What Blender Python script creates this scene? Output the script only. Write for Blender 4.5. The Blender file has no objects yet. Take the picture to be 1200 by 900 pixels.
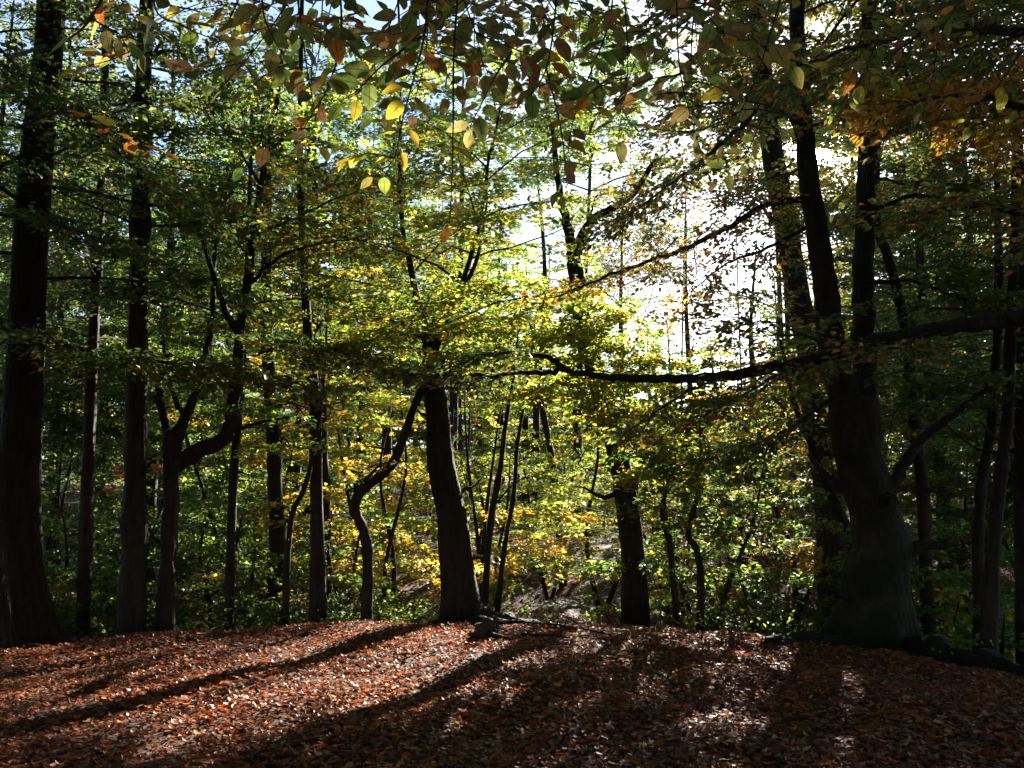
import bpy, math, random
import numpy as np
from math import radians, sin, cos, tan, pi, atan2, sqrt
from mathutils import Vector

# ------------------------------------------------------------------ camera, world, sun, exposure
SC = bpy.context.scene
COL = SC.collection
CAM_Z, PITCH, HFOV = 1.6, radians(7.0), radians(63.0)
FPX = 600.0 / tan(HFOV / 2)

def ray(px, py):
    u, v = (px - 600.0) / FPX, (450.0 - py) / FPX
    return np.array([u, cos(PITCH) - v * sin(PITCH), sin(PITCH) + v * cos(PITCH)])

def W(px, py, Y):
    d = ray(px, py)
    return np.array([0, 0, CAM_Z]) + d * (Y / d[1])

cd = bpy.data.cameras.new('camera')
cam = bpy.data.objects.new('camera', cd)
COL.objects.link(cam)
cam.location = (0, 0, CAM_Z)
cam.rotation_euler = (pi / 2 + PITCH, 0, 0)
cd.sensor_width = 36
cd.lens = 18.0 / tan(HFOV / 2)
cd.clip_start, cd.clip_end = 0.05, 2000
SC.camera = cam

SUN = ray(960, 181)
SUN = SUN / np.linalg.norm(SUN)
SUN_EL, SUN_AZ = math.asin(SUN[2]), atan2(SUN[0], SUN[1])

SC.view_settings.view_transform = 'Standard'
SC.view_settings.look = 'None'
SC.view_settings.gamma = 1.0
SC.view_settings.exposure = 2.75
SC.view_settings.use_curve_mapping = False

world = bpy.data.worlds.new('World')
SC.world = world
world.use_nodes = True
nt = world.node_tree
nt.nodes.clear()
wout = nt.nodes.new('ShaderNodeOutputWorld')
bg = nt.nodes.new('ShaderNodeBackground')
sky = nt.nodes.new('ShaderNodeTexSky')
sky.sky_type = 'NISHITA'
sky.sun_disc = False
sky.sun_elevation = SUN_EL
sky.sun_rotation = SUN_AZ
sky.air_density = 0.8
sky.dust_density = 0.25
sky.ozone_density = 1.2
bg.inputs['Strength'].default_value = 0.05
nt.links.new(sky.outputs['Color'], bg.inputs['Color'])
# sun's glow and glare added into the sky, with thin cloud
tc = nt.nodes.new('ShaderNodeTexCoord')
dot = nt.nodes.new('ShaderNodeVectorMath'); dot.operation = 'DOT_PRODUCT'
dot.inputs[1].default_value = tuple(SUN)
nt.links.new(tc.outputs['Generated'], dot.inputs[0])
def lobe(power, amp):
    mx = nt.nodes.new('ShaderNodeMath'); mx.operation = 'MAXIMUM'; mx.inputs[1].default_value = 0.0
    nt.links.new(dot.outputs['Value'], mx.inputs[0])
    pw = nt.nodes.new('ShaderNodeMath'); pw.operation = 'POWER'; pw.inputs[1].default_value = power
    nt.links.new(mx.outputs[0], pw.inputs[0])
    ml = nt.nodes.new('ShaderNodeMath'); ml.operation = 'MULTIPLY'; ml.inputs[1].default_value = amp
    nt.links.new(pw.outputs[0], ml.inputs[0])
    return ml
l1, l2 = lobe(70, 0.03), lobe(3000, 14.0)
ad = nt.nodes.new('ShaderNodeMath'); ad.operation = 'ADD'
nt.links.new(l1.outputs[0], ad.inputs[0]); nt.links.new(l2.outputs[0], ad.inputs[1])
cl = nt.nodes.new('ShaderNodeTexNoise'); cl.inputs['Scale'].default_value = 5.0; cl.inputs['Detail'].default_value = 6
nt.links.new(tc.outputs['Generated'], cl.inputs['Vector'])
cr = nt.nodes.new('ShaderNodeMapRange'); cr.inputs['From Min'].default_value = 0.42; cr.inputs['From Max'].default_value = 0.7
cr.inputs['To Max'].default_value = 0.05
nt.links.new(cl.outputs['Fac'], cr.inputs['Value'])
ad2 = nt.nodes.new('ShaderNodeMath'); ad2.operation = 'ADD'
nt.links.new(ad.outputs[0], ad2.inputs[0]); nt.links.new(cr.outputs['Result'], ad2.inputs[1])
bg2 = nt.nodes.new('ShaderNodeBackground')
bg2.inputs['Color'].default_value = (1.0, 0.97, 0.92, 1)
nt.links.new(ad2.outputs[0], bg2.inputs['Strength'])
addw = nt.nodes.new('ShaderNodeAddShader')
nt.links.new(bg.outputs[0], addw.inputs[0]); nt.links.new(bg2.outputs[0], addw.inputs[1])
nt.links.new(addw.outputs[0], wout.inputs['Surface'])

sl = bpy.data.lights.new('sun', 'SUN')
sl.energy = 5.0
sl.angle = radians(0.5)
sl.color = (1.0, 0.93, 0.82)
so = bpy.data.objects.new('sun', sl)
COL.objects.link(so)
so.rotation_euler = Vector(tuple(SUN)).to_track_quat('Z', 'Y').to_euler()

cy = SC.cycles
cy.max_bounces = 6
cy.diffuse_bounces = 4
cy.glossy_bounces = 2
cy.transmission_bounces = 2
cy.transparent_max_bounces = 4
cy.sample_clamp_indirect = 4.0
cy.use_denoising = True
cy.caustics_reflective = False
cy.caustics_refractive = False

UP = np.array([0, 0, 1.0])
def nrm(a):
    return a / np.maximum(np.linalg.norm(a, axis=-1, keepdims=True), 1e-9)

# ------------------------------------------------------------------ materials
def new_mat(name):
    m = bpy.data.materials.new(name)
    m.use_nodes = True
    t = m.node_tree
    t.nodes.clear()
    o = t.nodes.new('ShaderNodeOutputMaterial')
    return m, t, o

def leaf_mat(name, trans_gain=2.0, trans_mix=0.55, gloss=0.05, rough=0.42, veins=False):
    m, t, o = new_mat(name)
    at = t.nodes.new('ShaderNodeAttribute'); at.attribute_name = 'Col'
    col = at.outputs['Color']
    if veins:
        uv = t.nodes.new('ShaderNodeUVMap')
        sp = t.nodes.new('ShaderNodeSeparateXYZ')
        t.links.new(uv.outputs[0], sp.inputs[0])
        ab = t.nodes.new('ShaderNodeMath'); ab.operation = 'ABSOLUTE'
        t.links.new(sp.outputs['X'], ab.inputs[0])
        # side veins: sine of (v - 0.45|u|), midrib: |u| small
        ma = t.nodes.new('ShaderNodeMath'); ma.operation = 'MULTIPLY_ADD'; ma.inputs[1].default_value = -0.3
        t.links.new(ab.outputs[0], ma.inputs[0]); t.links.new(sp.outputs['Y'], ma.inputs[2])
        mu = t.nodes.new('ShaderNodeMath'); mu.operation = 'MULTIPLY'; mu.inputs[1].default_value = 2 * pi * 8
        t.links.new(ma.outputs[0], mu.inputs[0])
        si = t.nodes.new('ShaderNodeMath'); si.operation = 'SINE'
        t.links.new(mu.outputs[0], si.inputs[0])
        r1 = t.nodes.new('ShaderNodeMapRange'); r1.inputs['From Min'].default_value = 0.8; r1.inputs['From Max'].default_value = 1.0
        r1.inputs['To Min'].default_value = 1.0; r1.inputs['To Max'].default_value = 0.72
        t.links.new(si.outputs[0], r1.inputs['Value'])
        r2 = t.nodes.new('ShaderNodeMapRange'); r2.inputs['From Min'].default_value = 0.03; r2.inputs['From Max'].default_value = 0.09
        r2.inputs['To Min'].default_value = 0.4; r2.inputs['To Max'].default_value = 1.0
        t.links.new(ab.outputs[0], r2.inputs['Value'])
        no = t.nodes.new('ShaderNodeTexNoise'); no.inputs['Scale'].default_value = 60.0; no.inputs['Detail'].default_value = 3
        geo = t.nodes.new('ShaderNodeNewGeometry')
        t.links.new(geo.outputs['Position'], no.inputs['Vector'])
        r3 = t.nodes.new('ShaderNodeMapRange'); r3.inputs['From Min'].default_value = 0.35; r3.inputs['From Max'].default_value = 0.65
        r3.inputs['To Min'].default_value = 0.72; r3.inputs['To Max'].default_value = 1.15
        t.links.new(no.outputs['Fac'], r3.inputs['Value'])
        k1 = t.nodes.new('ShaderNodeMath'); k1.operation = 'MULTIPLY'
        t.links.new(r1.outputs[0], k1.inputs[0]); t.links.new(r2.outputs[0], k1.inputs[1])
        k2 = t.nodes.new('ShaderNodeMath'); k2.operation = 'MULTIPLY'
        t.links.new(k1.outputs[0], k2.inputs[0]); t.links.new(r3.outputs[0], k2.inputs[1])
        vm = t.nodes.new('ShaderNodeVectorMath'); vm.operation = 'SCALE'
        t.links.new(col, vm.inputs[0]); t.links.new(k2.outputs[0], vm.inputs['Scale'])
        col = vm.outputs[0]
    g = t.nodes.new('ShaderNodeVectorMath'); g.operation = 'SCALE'; g.inputs['Scale'].default_value = trans_gain
    t.links.new(col, g.inputs[0])
    df = t.nodes.new('ShaderNodeBsdfDiffuse')
    t.links.new(col, df.inputs['Color'])
    tr = t.nodes.new('ShaderNodeBsdfTranslucent')
    t.links.new(g.outputs[0], tr.inputs['Color'])
    mx = t.nodes.new('ShaderNodeMixShader'); mx.inputs[0].default_value = trans_mix
    t.links.new(df.outputs[0], mx.inputs[1]); t.links.new(tr.outputs[0], mx.inputs[2])
    gl = t.nodes.new('ShaderNodeBsdfGlossy'); gl.inputs['Roughness'].default_value = rough
    lw = t.nodes.new('ShaderNodeLayerWeight'); lw.inputs['Blend'].default_value = 0.25
    mr = t.nodes.new('ShaderNodeMath'); mr.operation = 'MULTIPLY_ADD'
    mr.inputs[1].default_value = gloss * 4; mr.inputs[2].default_value = gloss * 0.5
    t.links.new(lw.outputs['Fresnel'], mr.inputs[0])
    cl_ = t.nodes.new('ShaderNodeMath'); cl_.operation = 'MINIMUM'; cl_.inputs[1].default_value = 0.6
    t.links.new(mr.outputs[0], cl_.inputs[0])
    m2 = t.nodes.new('ShaderNodeMixShader')
    t.links.new(cl_.outputs[0], m2.inputs[0])
    t.links.new(mx.outputs[0], m2.inputs[1]); t.links.new(gl.outputs[0], m2.inputs[2])
    t.links.new(m2.outputs[0], o.inputs['Surface'])
    return m

def bark_mat(name, c1, c2, scale=(9, 9, 1.6), bump=0.6, moss=None, dist=0.03):
    m, t, o = new_mat(name)
    geo = t.nodes.new('ShaderNodeNewGeometry')
    mp = t.nodes.new('ShaderNodeMapping'); mp.inputs['Scale'].default_value = scale
    t.links.new(geo.outputs['Position'], mp.inputs['Vector'])
    no = t.nodes.new('ShaderNodeTexNoise'); no.inputs['Scale'].default_value = 1.6; no.inputs['Detail'].default_value = 8; no.inputs['Roughness'].default_value = 0.65
    t.links.new(mp.outputs[0], no.inputs['Vector'])
    vo = t.nodes.new('ShaderNodeTexVoronoi'); vo.inputs['Scale'].default_value = 2.4
    t.links.new(mp.outputs[0], vo.inputs['Vector'])
    ra = t.nodes.new('ShaderNodeValToRGB')
    ra.color_ramp.elements[0].position = 0.32; ra.color_ramp.elements[0].color = (*c1, 1)
    ra.color_ramp.elements[1].position = 0.68; ra.color_ramp.elements[1].color = (*c2, 1)
    t.links.new(no.outputs['Fac'], ra.inputs['Fac'])
    col = ra.outputs['Color']
    if moss:
        n2 = t.nodes.new('ShaderNodeTexNoise'); n2.inputs['Scale'].default_value = 2.2; n2.inputs['Detail'].default_value = 5
        t.links.new(geo.outputs['Position'], n2.inputs['Vector'])
        sp = t.nodes.new('ShaderNodeSeparateXYZ'); t.links.new(geo.outputs['Position'], sp.inputs[0])
        rz = t.nodes.new('ShaderNodeMapRange'); rz.inputs['From Min'].default_value = 0.0; rz.inputs['From Max'].default_value = 2.4
        rz.inputs['To Min'].default_value = 0.25; rz.inputs['To Max'].default_value = -0.15
        t.links.new(sp.outputs['Z'], rz.inputs['Value'])
        sm = t.nodes.new('ShaderNodeMath'); sm.operation = 'ADD'
        t.links.new(n2.outputs['Fac'], sm.inputs[0]); t.links.new(rz.outputs[0], sm.inputs[1])
        r5 = t.nodes.new('ShaderNodeMapRange'); r5.inputs['From Min'].default_value = 0.5; r5.inputs['From Max'].default_value = 0.68
        t.links.new(sm.outputs[0], r5.inputs['Value'])
        mxc = t.nodes.new('ShaderNodeMixRGB'); mxc.inputs['Color2'].default_value = (*moss, 1)
        t.links.new(r5.outputs[0], mxc.inputs['Fac']); t.links.new(col, mxc.inputs['Color1'])
        col = mxc.outputs['Color']
    ad_ = t.nodes.new('ShaderNodeMath'); ad_.operation = 'MULTIPLY_ADD'; ad_.inputs[1].default_value = 0.6
    t.links.new(vo.outputs['Distance'], ad_.inputs[0]); t.links.new(no.outputs['Fac'], ad_.inputs[2])
    bp = t.nodes.new('ShaderNodeBump'); bp.inputs['Strength'].default_value = bump; bp.inputs['Distance'].default_value = dist
    t.links.new(ad_.outputs[0], bp.inputs['Height'])
    b = t.nodes.new('ShaderNodeBsdfPrincipled')
    b.inputs['Roughness'].default_value = 0.85
    b.inputs['Specular IOR Level'].default_value = 0.25
    t.links.new(col, b.inputs['Base Color'])
    t.links.new(bp.outputs[0], b.inputs['Normal'])
    t.links.new(b.outputs[0], o.inputs['Surface'])
    return m

def earth_mat(name, c1, c2, c3, bump=0.8):
    m, t, o = new_mat(name)
    geo = t.nodes.new('ShaderNodeNewGeometry')
    no = t.nodes.new('ShaderNodeTexNoise'); no.inputs['Scale'].default_value = 14; no.inputs['Detail'].default_value = 9; no.inputs['Roughness'].default_value = 0.7
    t.links.new(geo.outputs['Position'], no.inputs['Vector'])
    vo = t.nodes.new('ShaderNodeTexVoronoi'); vo.inputs['Scale'].default_value = 22
    t.links.new(geo.outputs['Position'], vo.inputs['Vector'])
    ra = t.nodes.new('ShaderNodeValToRGB')
    ra.color_ramp.elements[0].position = 0.3; ra.color_ramp.elements[0].color = (*c1, 1)
    ra.color_ramp.elements[1].position = 0.72; ra.color_ramp.elements[1].color = (*c3, 1)
    e = ra.color_ramp.elements.new(0.5); e.color = (*c2, 1)
    mixv = t.nodes.new('ShaderNodeMath'); mixv.operation = 'MULTIPLY_ADD'; mixv.inputs[1].default_value = 0.35
    sp = t.nodes.new('ShaderNodeSeparateColor'); t.links.new(vo.outputs['Color'], sp.inputs[0])
    sb = t.nodes.new('ShaderNodeMath'); sb.operation = 'SUBTRACT'; sb.inputs[1].default_value = 0.5
    t.links.new(sp.outputs[0], sb.inputs[0])
    t.links.new(sb.outputs[0], mixv.inputs[0]); t.links.new(no.outputs['Fac'], mixv.inputs[2])
    t.links.new(mixv.outputs[0], ra.inputs['Fac'])
    bp = t.nodes.new('ShaderNodeBump'); bp.inputs['Strength'].default_value = bump; bp.inputs['Distance'].default_value = 0.04
    t.links.new(mixv.outputs[0], bp.inputs['Height'])
    b = t.nodes.new('ShaderNodeBsdfPrincipled'); b.inputs['Roughness'].default_value = 0.9
    b.inputs['Specular IOR Level'].default_value = 0.2
    t.links.new(ra.outputs[0], b.inputs['Base Color']); t.links.new(bp.outputs[0], b.inputs['Normal'])
    t.links.new(b.outputs[0], o.inputs['Surface'])
    return m

M_LEAF = leaf_mat('autumn_leaf', 2.9, 0.58, 0.04, 0.42)
M_NEAR = leaf_mat('near_beech_leaf', 3.1, 0.7, 0.008, 0.5, veins=True)
M_LITTER = leaf_mat('fallen_leaf', 1.5, 0.36, 0.013, 0.48)
M_BARK = bark_mat('grey_brown_bark', (0.0095, 0.0069, 0.0052), (0.0367, 0.0281, 0.0216))
M_OAK = bark_mat('furrowed_bark', (0.0079, 0.0052, 0.0040), (0.0396, 0.0277, 0.0218), (14, 14, 2.2), 1.0, None, 0.05)
M_BEECH = bark_mat('mossy_beech_bark', (0.013, 0.012, 0.010), (0.05, 0.043, 0.034), (7, 7, 2.4), 1.0, (0.013, 0.014, 0.008), 0.06)
M_RED = bark_mat('brown_pine_bark', (0.0144, 0.0101, 0.0079), (0.0540, 0.0360, 0.0274), (10, 10, 2.5), 1.0, None, 0.05)
M_TWIG = bark_mat('dark_twig_bark', (0.025, 0.018, 0.014), (0.06, 0.045, 0.035), (20, 20, 20), 0.2)
M_SOIL = earth_mat('forest_soil', (0.018, 0.011, 0.008), (0.05, 0.027, 0.016), (0.11, 0.055, 0.03))
M_PATH = earth_mat('trodden_path_earth', (0.03, 0.024, 0.02), (0.06, 0.047, 0.04), (0.11, 0.09, 0.078), 0.8)

# ------------------------------------------------------------------ mesh helpers
def make_mesh(name, V, faces, mat, col=None, uv=None, smooth=True):
    """V (n,3); faces: list of (m,k) int arrays; col (n,3) per point; uv (n,2) per point."""
    me = bpy.data.meshes.new(name)
    V = np.asarray(V, dtype=np.float32)
    me.vertices.add(len(V))
    me.vertices.foreach_set('co', V.ravel())
    loops = np.concatenate([f.ravel() for f in faces]).astype(np.int32)
    tot = np.concatenate([np.full(len(f), f.shape[1], dtype=np.int32) for f in faces])
    st = np.concatenate([[0], np.cumsum(tot)[:-1]]).astype(np.int32)
    me.loops.add(len(loops))
    me.loops.foreach_set('vertex_index', loops)
    me.polygons.add(len(tot))
    me.polygons.foreach_set('loop_start', st)
    me.polygons.foreach_set('use_smooth', np.full(len(tot), smooth, dtype=bool))
    me.update(calc_edges=True)
    if col is not None:
        a = me.color_attributes.new('Col', 'FLOAT_COLOR', 'POINT')
        c4 = np.ones((len(V), 4), dtype=np.float32); c4[:, :3] = col
        a.data.foreach_set('color', c4.ravel())
    if uv is not None:
        l = me.uv_layers.new(name='UVMap')
        l.data.foreach_set('uv', np.asarray(uv, dtype=np.float32)[loops].ravel())
    me.materials.append(mat)
    return me

def link(name, me, parent=None, loc=None):
    o = bpy.data.objects.new(name, me)
    COL.objects.link(o)
    if parent is not None:
        o.parent = parent
        o.location = tuple(-np.array(parent.location)) if loc is None else loc
    elif loc is not None:
        o.location = loc
    return o

def thing(name, label, cat, loc, group=None):
    o = bpy.data.objects.new(name, None)
    COL.objects.link(o)
    o.empty_display_size = 0.3
    o.location = tuple(float(v) for v in loc)
    o['label'] = label
    o['category'] = cat
    if group:
        o['group'] = group
    return o

class MB:
    def __init__(self):
        self.V, self.F, self.n = [], {}, 0
    def add(self, V, F):
        self.V.append(np.asarray(V, dtype=np.float64))
        self.F.setdefault(F.shape[1], []).append(F + self.n)
        self.n += len(V)
    def build(self, name, mat, parent=None, smooth=True):
        if not self.n:
            return None
        me = make_mesh(name, np.concatenate(self.V), [np.concatenate(f) for f in self.F.values()], mat, smooth=smooth)
        return link(name, me, parent)

def catmull(P, sub):
    P = np.asarray(P, float)
    if len(P) < 3:
        t = np.linspace(0, 1, sub + 1)[:, None]
        return P[0] * (1 - t) + P[-1] * t
    Q = np.vstack([2 * P[0] - P[1], P, 2 * P[-1] - P[-2]])
    out = []
    for i in range(1, len(Q) - 2):
        t = np.linspace(0, 1, sub, endpoint=False)[:, None]
        a, b, c, d = Q[i - 1], Q[i], Q[i + 1], Q[i + 2]
        out.append(0.5 * (2 * b + (c - a) * t + (2 * a - 5 * b + 4 * c - d) * t ** 2 + (3 * b - a - 3 * c + d) * t ** 3))
    out.append(P[-1:])
    return np.vstack(out)

def tube(mb, P, R, sides=8, rough=0.06, seed=0, flare=0.0, flare_h=0.35, lobes=5, cap=True):
    """Tapered tube along P (m,3) with radii R (m)."""
    rg = np.random.default_rng(seed)
    P = np.asarray(P, float); R = np.asarray(R, float)
    m = len(P)
    T = nrm(np.gradient(P, axis=0))
    ref = np.array([1.0, 0, 0]) if abs(T[0][0]) < 0.8 else np.array([0, 1.0, 0])
    N = []
    n = ref - T[0] * ref.dot(T[0]); n /= np.linalg.norm(n)
    for i in range(m):
        n = n - T[i] * n.dot(T[i]); n /= np.linalg.norm(n); N.append(n)
    N = np.array(N); B = np.cross(T, N)
    th = np.linspace(0, 2 * pi, sides, endpoint=False)
    k1, k2 = rg.uniform(0, 6, 2)
    rad = R[:, None] * (1 + rough * (rg.normal(size=(m, sides)) * 0.35 + np.sin(2 * th + k1 + np.arange(m)[:, None] * (2.2 / m)) * 0.6
                                    + np.sin(3 * th + k2 - np.arange(m)[:, None] * (1.5 / m)) * 0.5))
    if flare:
        h = (P[:, 2] - P[0, 2])[:, None]
        lob = 0.55 + 0.45 * np.cos(lobes * th + k1) + 0.25 * np.cos(2 * th + k2)
        rad = rad * (1 + flare * np.exp(-np.maximum(h, 0) / flare_h) * np.maximum(lob, 0.15))
    V = P[:, None, :] + rad[..., None] * (np.cos(th)[None, :, None] * N[:, None, :] + np.sin(th)[None, :, None] * B[:, None, :])
    V = V.reshape(-1, 3)
    i = np.arange(m - 1)[:, None] * sides; j = np.arange(sides)[None, :]; jn = (j + 1) % sides
    F = np.stack([i + j, i + jn, i + sides + jn, i + sides + j], -1).reshape(-1, 4)
    mb.add(V, F)
    if cap:
        V2 = np.vstack([V[-sides:], P[-1] + T[-1] * R[-1] * 0.4])
        F2 = np.stack([np.arange(sides), (np.arange(sides) + 1) % sides, np.full(sides, sides)], -1)
        mb.add(V2, F2)

def prisms(mb, A, B, ra, rb):
    """Vectorised three-sided frusta from A to B (n,3)."""
    n = len(A)
    if not n:
        return
    d = nrm(B - A)
    ref = np.where(np.abs(d[:, 2:3]) < 0.9, np.array([[0, 0, 1.0]]), np.array([[1.0, 0, 0]]))
    u = nrm(np.cross(d, ref)); v = np.cross(d, u)
    V = np.zeros((n, 6, 3))
    for k in range(3):
        a = 2 * pi * k / 3
        off = cos(a) * u + sin(a) * v
        V[:, k] = A + off * np.reshape(ra, (-1, 1)); V[:, 3 + k] = B + off * np.reshape(rb, (-1, 1))
    b = np.arange(n)[:, None] * 6
    F = np.concatenate([b + np.array([[k, (k + 1) % 3, 3 + (k + 1) % 3, 3 + k]]) for k in range(3)])
    mb.add(V.reshape(-1, 3), F)

# ------------------------------------------------------------------ leaves
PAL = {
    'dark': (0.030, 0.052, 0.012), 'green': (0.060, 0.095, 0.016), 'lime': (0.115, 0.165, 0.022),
    'yellow': (0.27, 0.215, 0.020), 'gold': (0.36, 0.205, 0.020), 'orange': (0.33, 0.115, 0.018),
    'brown': (0.15, 0.065, 0.02), 'olive': (0.085, 0.085, 0.02), 'red': (0.40, 0.05, 0.04), 'khaki': (0.17, 0.145, 0.04), 'sage': (0.10, 0.135, 0.03), 'tan': (0.25, 0.14, 0.05),
}
def colours(n, mix, rg):
    keys = list(mix); p = np.array([mix[k] for k in keys], float); p /= p.sum()
    idx = rg.choice(len(keys), n, p=p)
    C = np.array([PAL[k] for k in keys])[idx]
    return C * rg.uniform(0.7, 1.3, (n, 1)) * rg.uniform(0.92, 1.08, (n, 3))

# Where the canopy stands open towards the sun: sun flecks on the ground and the sunlit glade in the middle.
FLECKS = []   # (x, y, half length along the sun's azimuth, half width)
GLADE = []    # (plane y, x0, x1, z0, z1, thinning)
def canopy_open(P, rg, glade=1.0):
    """True for leaves to keep."""
    keep = np.ones(len(P), bool)
    sh = np.array([SUN[0], SUN[1]]) / np.hypot(SUN[0], SUN[1]); pe = np.array([sh[1], -sh[0]])
    high = P[:, 2] > 0.6
    Q = P[:, :2] - SUN[None, :2] * (P[:, 2:3] / SUN[2])
    for (x, y, a, b) in FLECKS:
        d = Q - np.array([x, y])
        al, ac = d @ sh, d @ pe
        rr = (al / a) ** 2 + (ac / b) ** 2
        keep &= ~(high & (rr < rg.uniform(0.65, 1.25, len(P))))
    stripe = (Q[:, 0] > -8) & (Q[:, 0] < 4.5) & (Q[:, 1] > 4) & (Q[:, 1] < 10.5)   # between the flecks the bank lies in shade
    for (py_, x0, x1, z0, z1, thin, *smin) in GLADE:
        s = (P[:, 1] - py_) / SUN[1]
        Qx = P[:, 0] - SUN[0] * s; Qz = P[:, 2] - SUN[2] * s
        j = rg.normal(0, 0.35, (2, len(P)))
        th = np.where(stripe, min(thin, 0.3), thin)
        ins = (s > (smin[0] if smin else 5)) & (Qx + j[0] > x0) & (Qx + j[0] < x1) & (Qz + j[1] > z0) & (Qz + j[1] < z1)
        keep &= ~(ins & (rg.random(len(P)) < th * glade))
    for c, r in SHAFTS:     # leaves cut away so sun reaches a hanging spray and shows to the camera
        v = P - c; al = v @ SUN
        keep &= ~((al > 1.2) & (np.linalg.norm(v - al[:, None] * SUN, axis=1) < r))
    return keep

class Leaves:
    def __init__(self):
        self.a = []
    def add(self, P, D, N, L, C):
        if len(P):
            self.a.append((P, D, N, L, C))
    def count(self):
        return sum(len(x[0]) for x in self.a)
    def arrays(self, rg, cull=True):
        P, D, N, L, C = [np.concatenate([x[i] for x in self.a]) for i in range(5)]
        if cull:
            k = canopy_open(P, rg, float(cull))
            # nothing grows into the lens or right across the walker's clearing
            k &= ~((np.hypot(P[:, 0], P[:, 1] - 1.0) < 1.0) & (P[:, 2] < 3.2))
            P, D, N, L, C = P[k], D[k], N[k], L[k], C[k]
        D = nrm(D); N = nrm(N - D * np.sum(N * D, -1, keepdims=True)); S = np.cross(D, N)
        return P, D, N, S, L[:, None], C
    def build(self, name, mat, parent, rg, detail=0, cull=True, width=0.62):
        if not self.count():
            return None
        P, D, N, S, L, C = self.arrays(rg, cull)
        n = len(P)
        if n == 0:
            return None
        if detail == 0:      # two triangles folded on the midrib
            w = L * width * 0.5; f = L * rg.uniform(0.02, 0.16, (n, 1))
            V = np.stack([P, P + D * L * 0.45 + S * w + N * f, P + D * L, P + D * L * 0.45 - S * w + N * f], 1)
            b = np.arange(n)[:, None] * 4
            F = [np.concatenate([b + np.array([[0, 1, 2]]), b + np.array([[0, 2, 3]])])]
            me = make_mesh(name, V.reshape(-1, 3), F, mat, np.repeat(C, 4, 0), smooth=False)
        elif detail == 1:    # six-sided leaf, folded
            w = L * width * 0.5; f = L * rg.uniform(0.02, 0.14, (n, 1)); c = L * rg.uniform(-0.12, 0.05, (n, 1))
            V = np.stack([P, P + D * L * 0.3 + S * w * 0.92 + N * f, P + D * L * 0.68 + S * w * 0.78 + N * f,
                          P + D * L + N * c, P + D * L * 0.68 - S * w * 0.78 + N * f, P + D * L * 0.3 - S * w * 0.92 + N * f], 1)
            b = np.arange(n)[:, None] * 6
            F = [np.concatenate([b + np.array([[0, 1, 2, 3]]), b + np.array([[0, 3, 4, 5]])])]
            me = make_mesh(name, V.reshape(-1, 3), F, mat, np.repeat(C, 6, 0), smooth=False)
        else:                # full leaf: nine stations, midrib and two edges, with UVs for the veins
            st = np.linspace(0, 1, 10); prof = np.sin(pi * st ** 0.85) ** 0.75 * (1 - 0.12 * st); prof[0] = prof[-1] = 0.02
            curl = rg.uniform(-0.38, 0.2, (n, 1)); fold = rg.uniform(0.02, 0.4, (n, 1)); brn = rg.random((n, 1, 1)) ** 2; wav = rg.uniform(0, 6, (n, 1))
            rows = []; uvs = []; cs = []
            for s_, p_ in zip(st, prof):
                w = L * width * 0.5 * p_
                base = P + D * L * s_ + N * (curl * L * s_ ** 2)
                wob = 0.02 * L * np.sin(wav + 9 * s_)
                rows += [base + S * w + N * (fold * w + wob), base, base - S * w + N * (fold * w - wob)]
                uvs += [(1.0, s_), (0.0, s_), (-1.0, s_)]
            V = np.stack(rows, 1); k = len(rows)
            f0 = []
            for i in range(9):
                f0 += [[3 * i, 3 * i + 1, 3 * i + 4, 3 * i + 3], [3 * i + 1, 3 * i + 2, 3 * i + 5, 3 * i + 4]]
            F = [(np.arange(n)[:, None, None] * k + np.array(f0)[None]).reshape(-1, 4)]
            # edges turn browner than the middle of an autumn leaf
            Cv = np.repeat(C[:, None, :], k, 1)
            edge = np.array([(abs(u_) * 0.8 + max(0, v_ - 0.6)) for u_, v_ in uvs])[None, :, None] * brn
            Cv = Cv * (1 - edge * 0.8) + np.array([0.13, 0.055, 0.02]) * edge * 0.8
            me = make_mesh(name, V.reshape(-1, 3), F, mat, Cv.reshape(-1, 3), uv=np.tile(np.array(uvs), (n, 1)))
        return link(name, me, parent)

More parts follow.
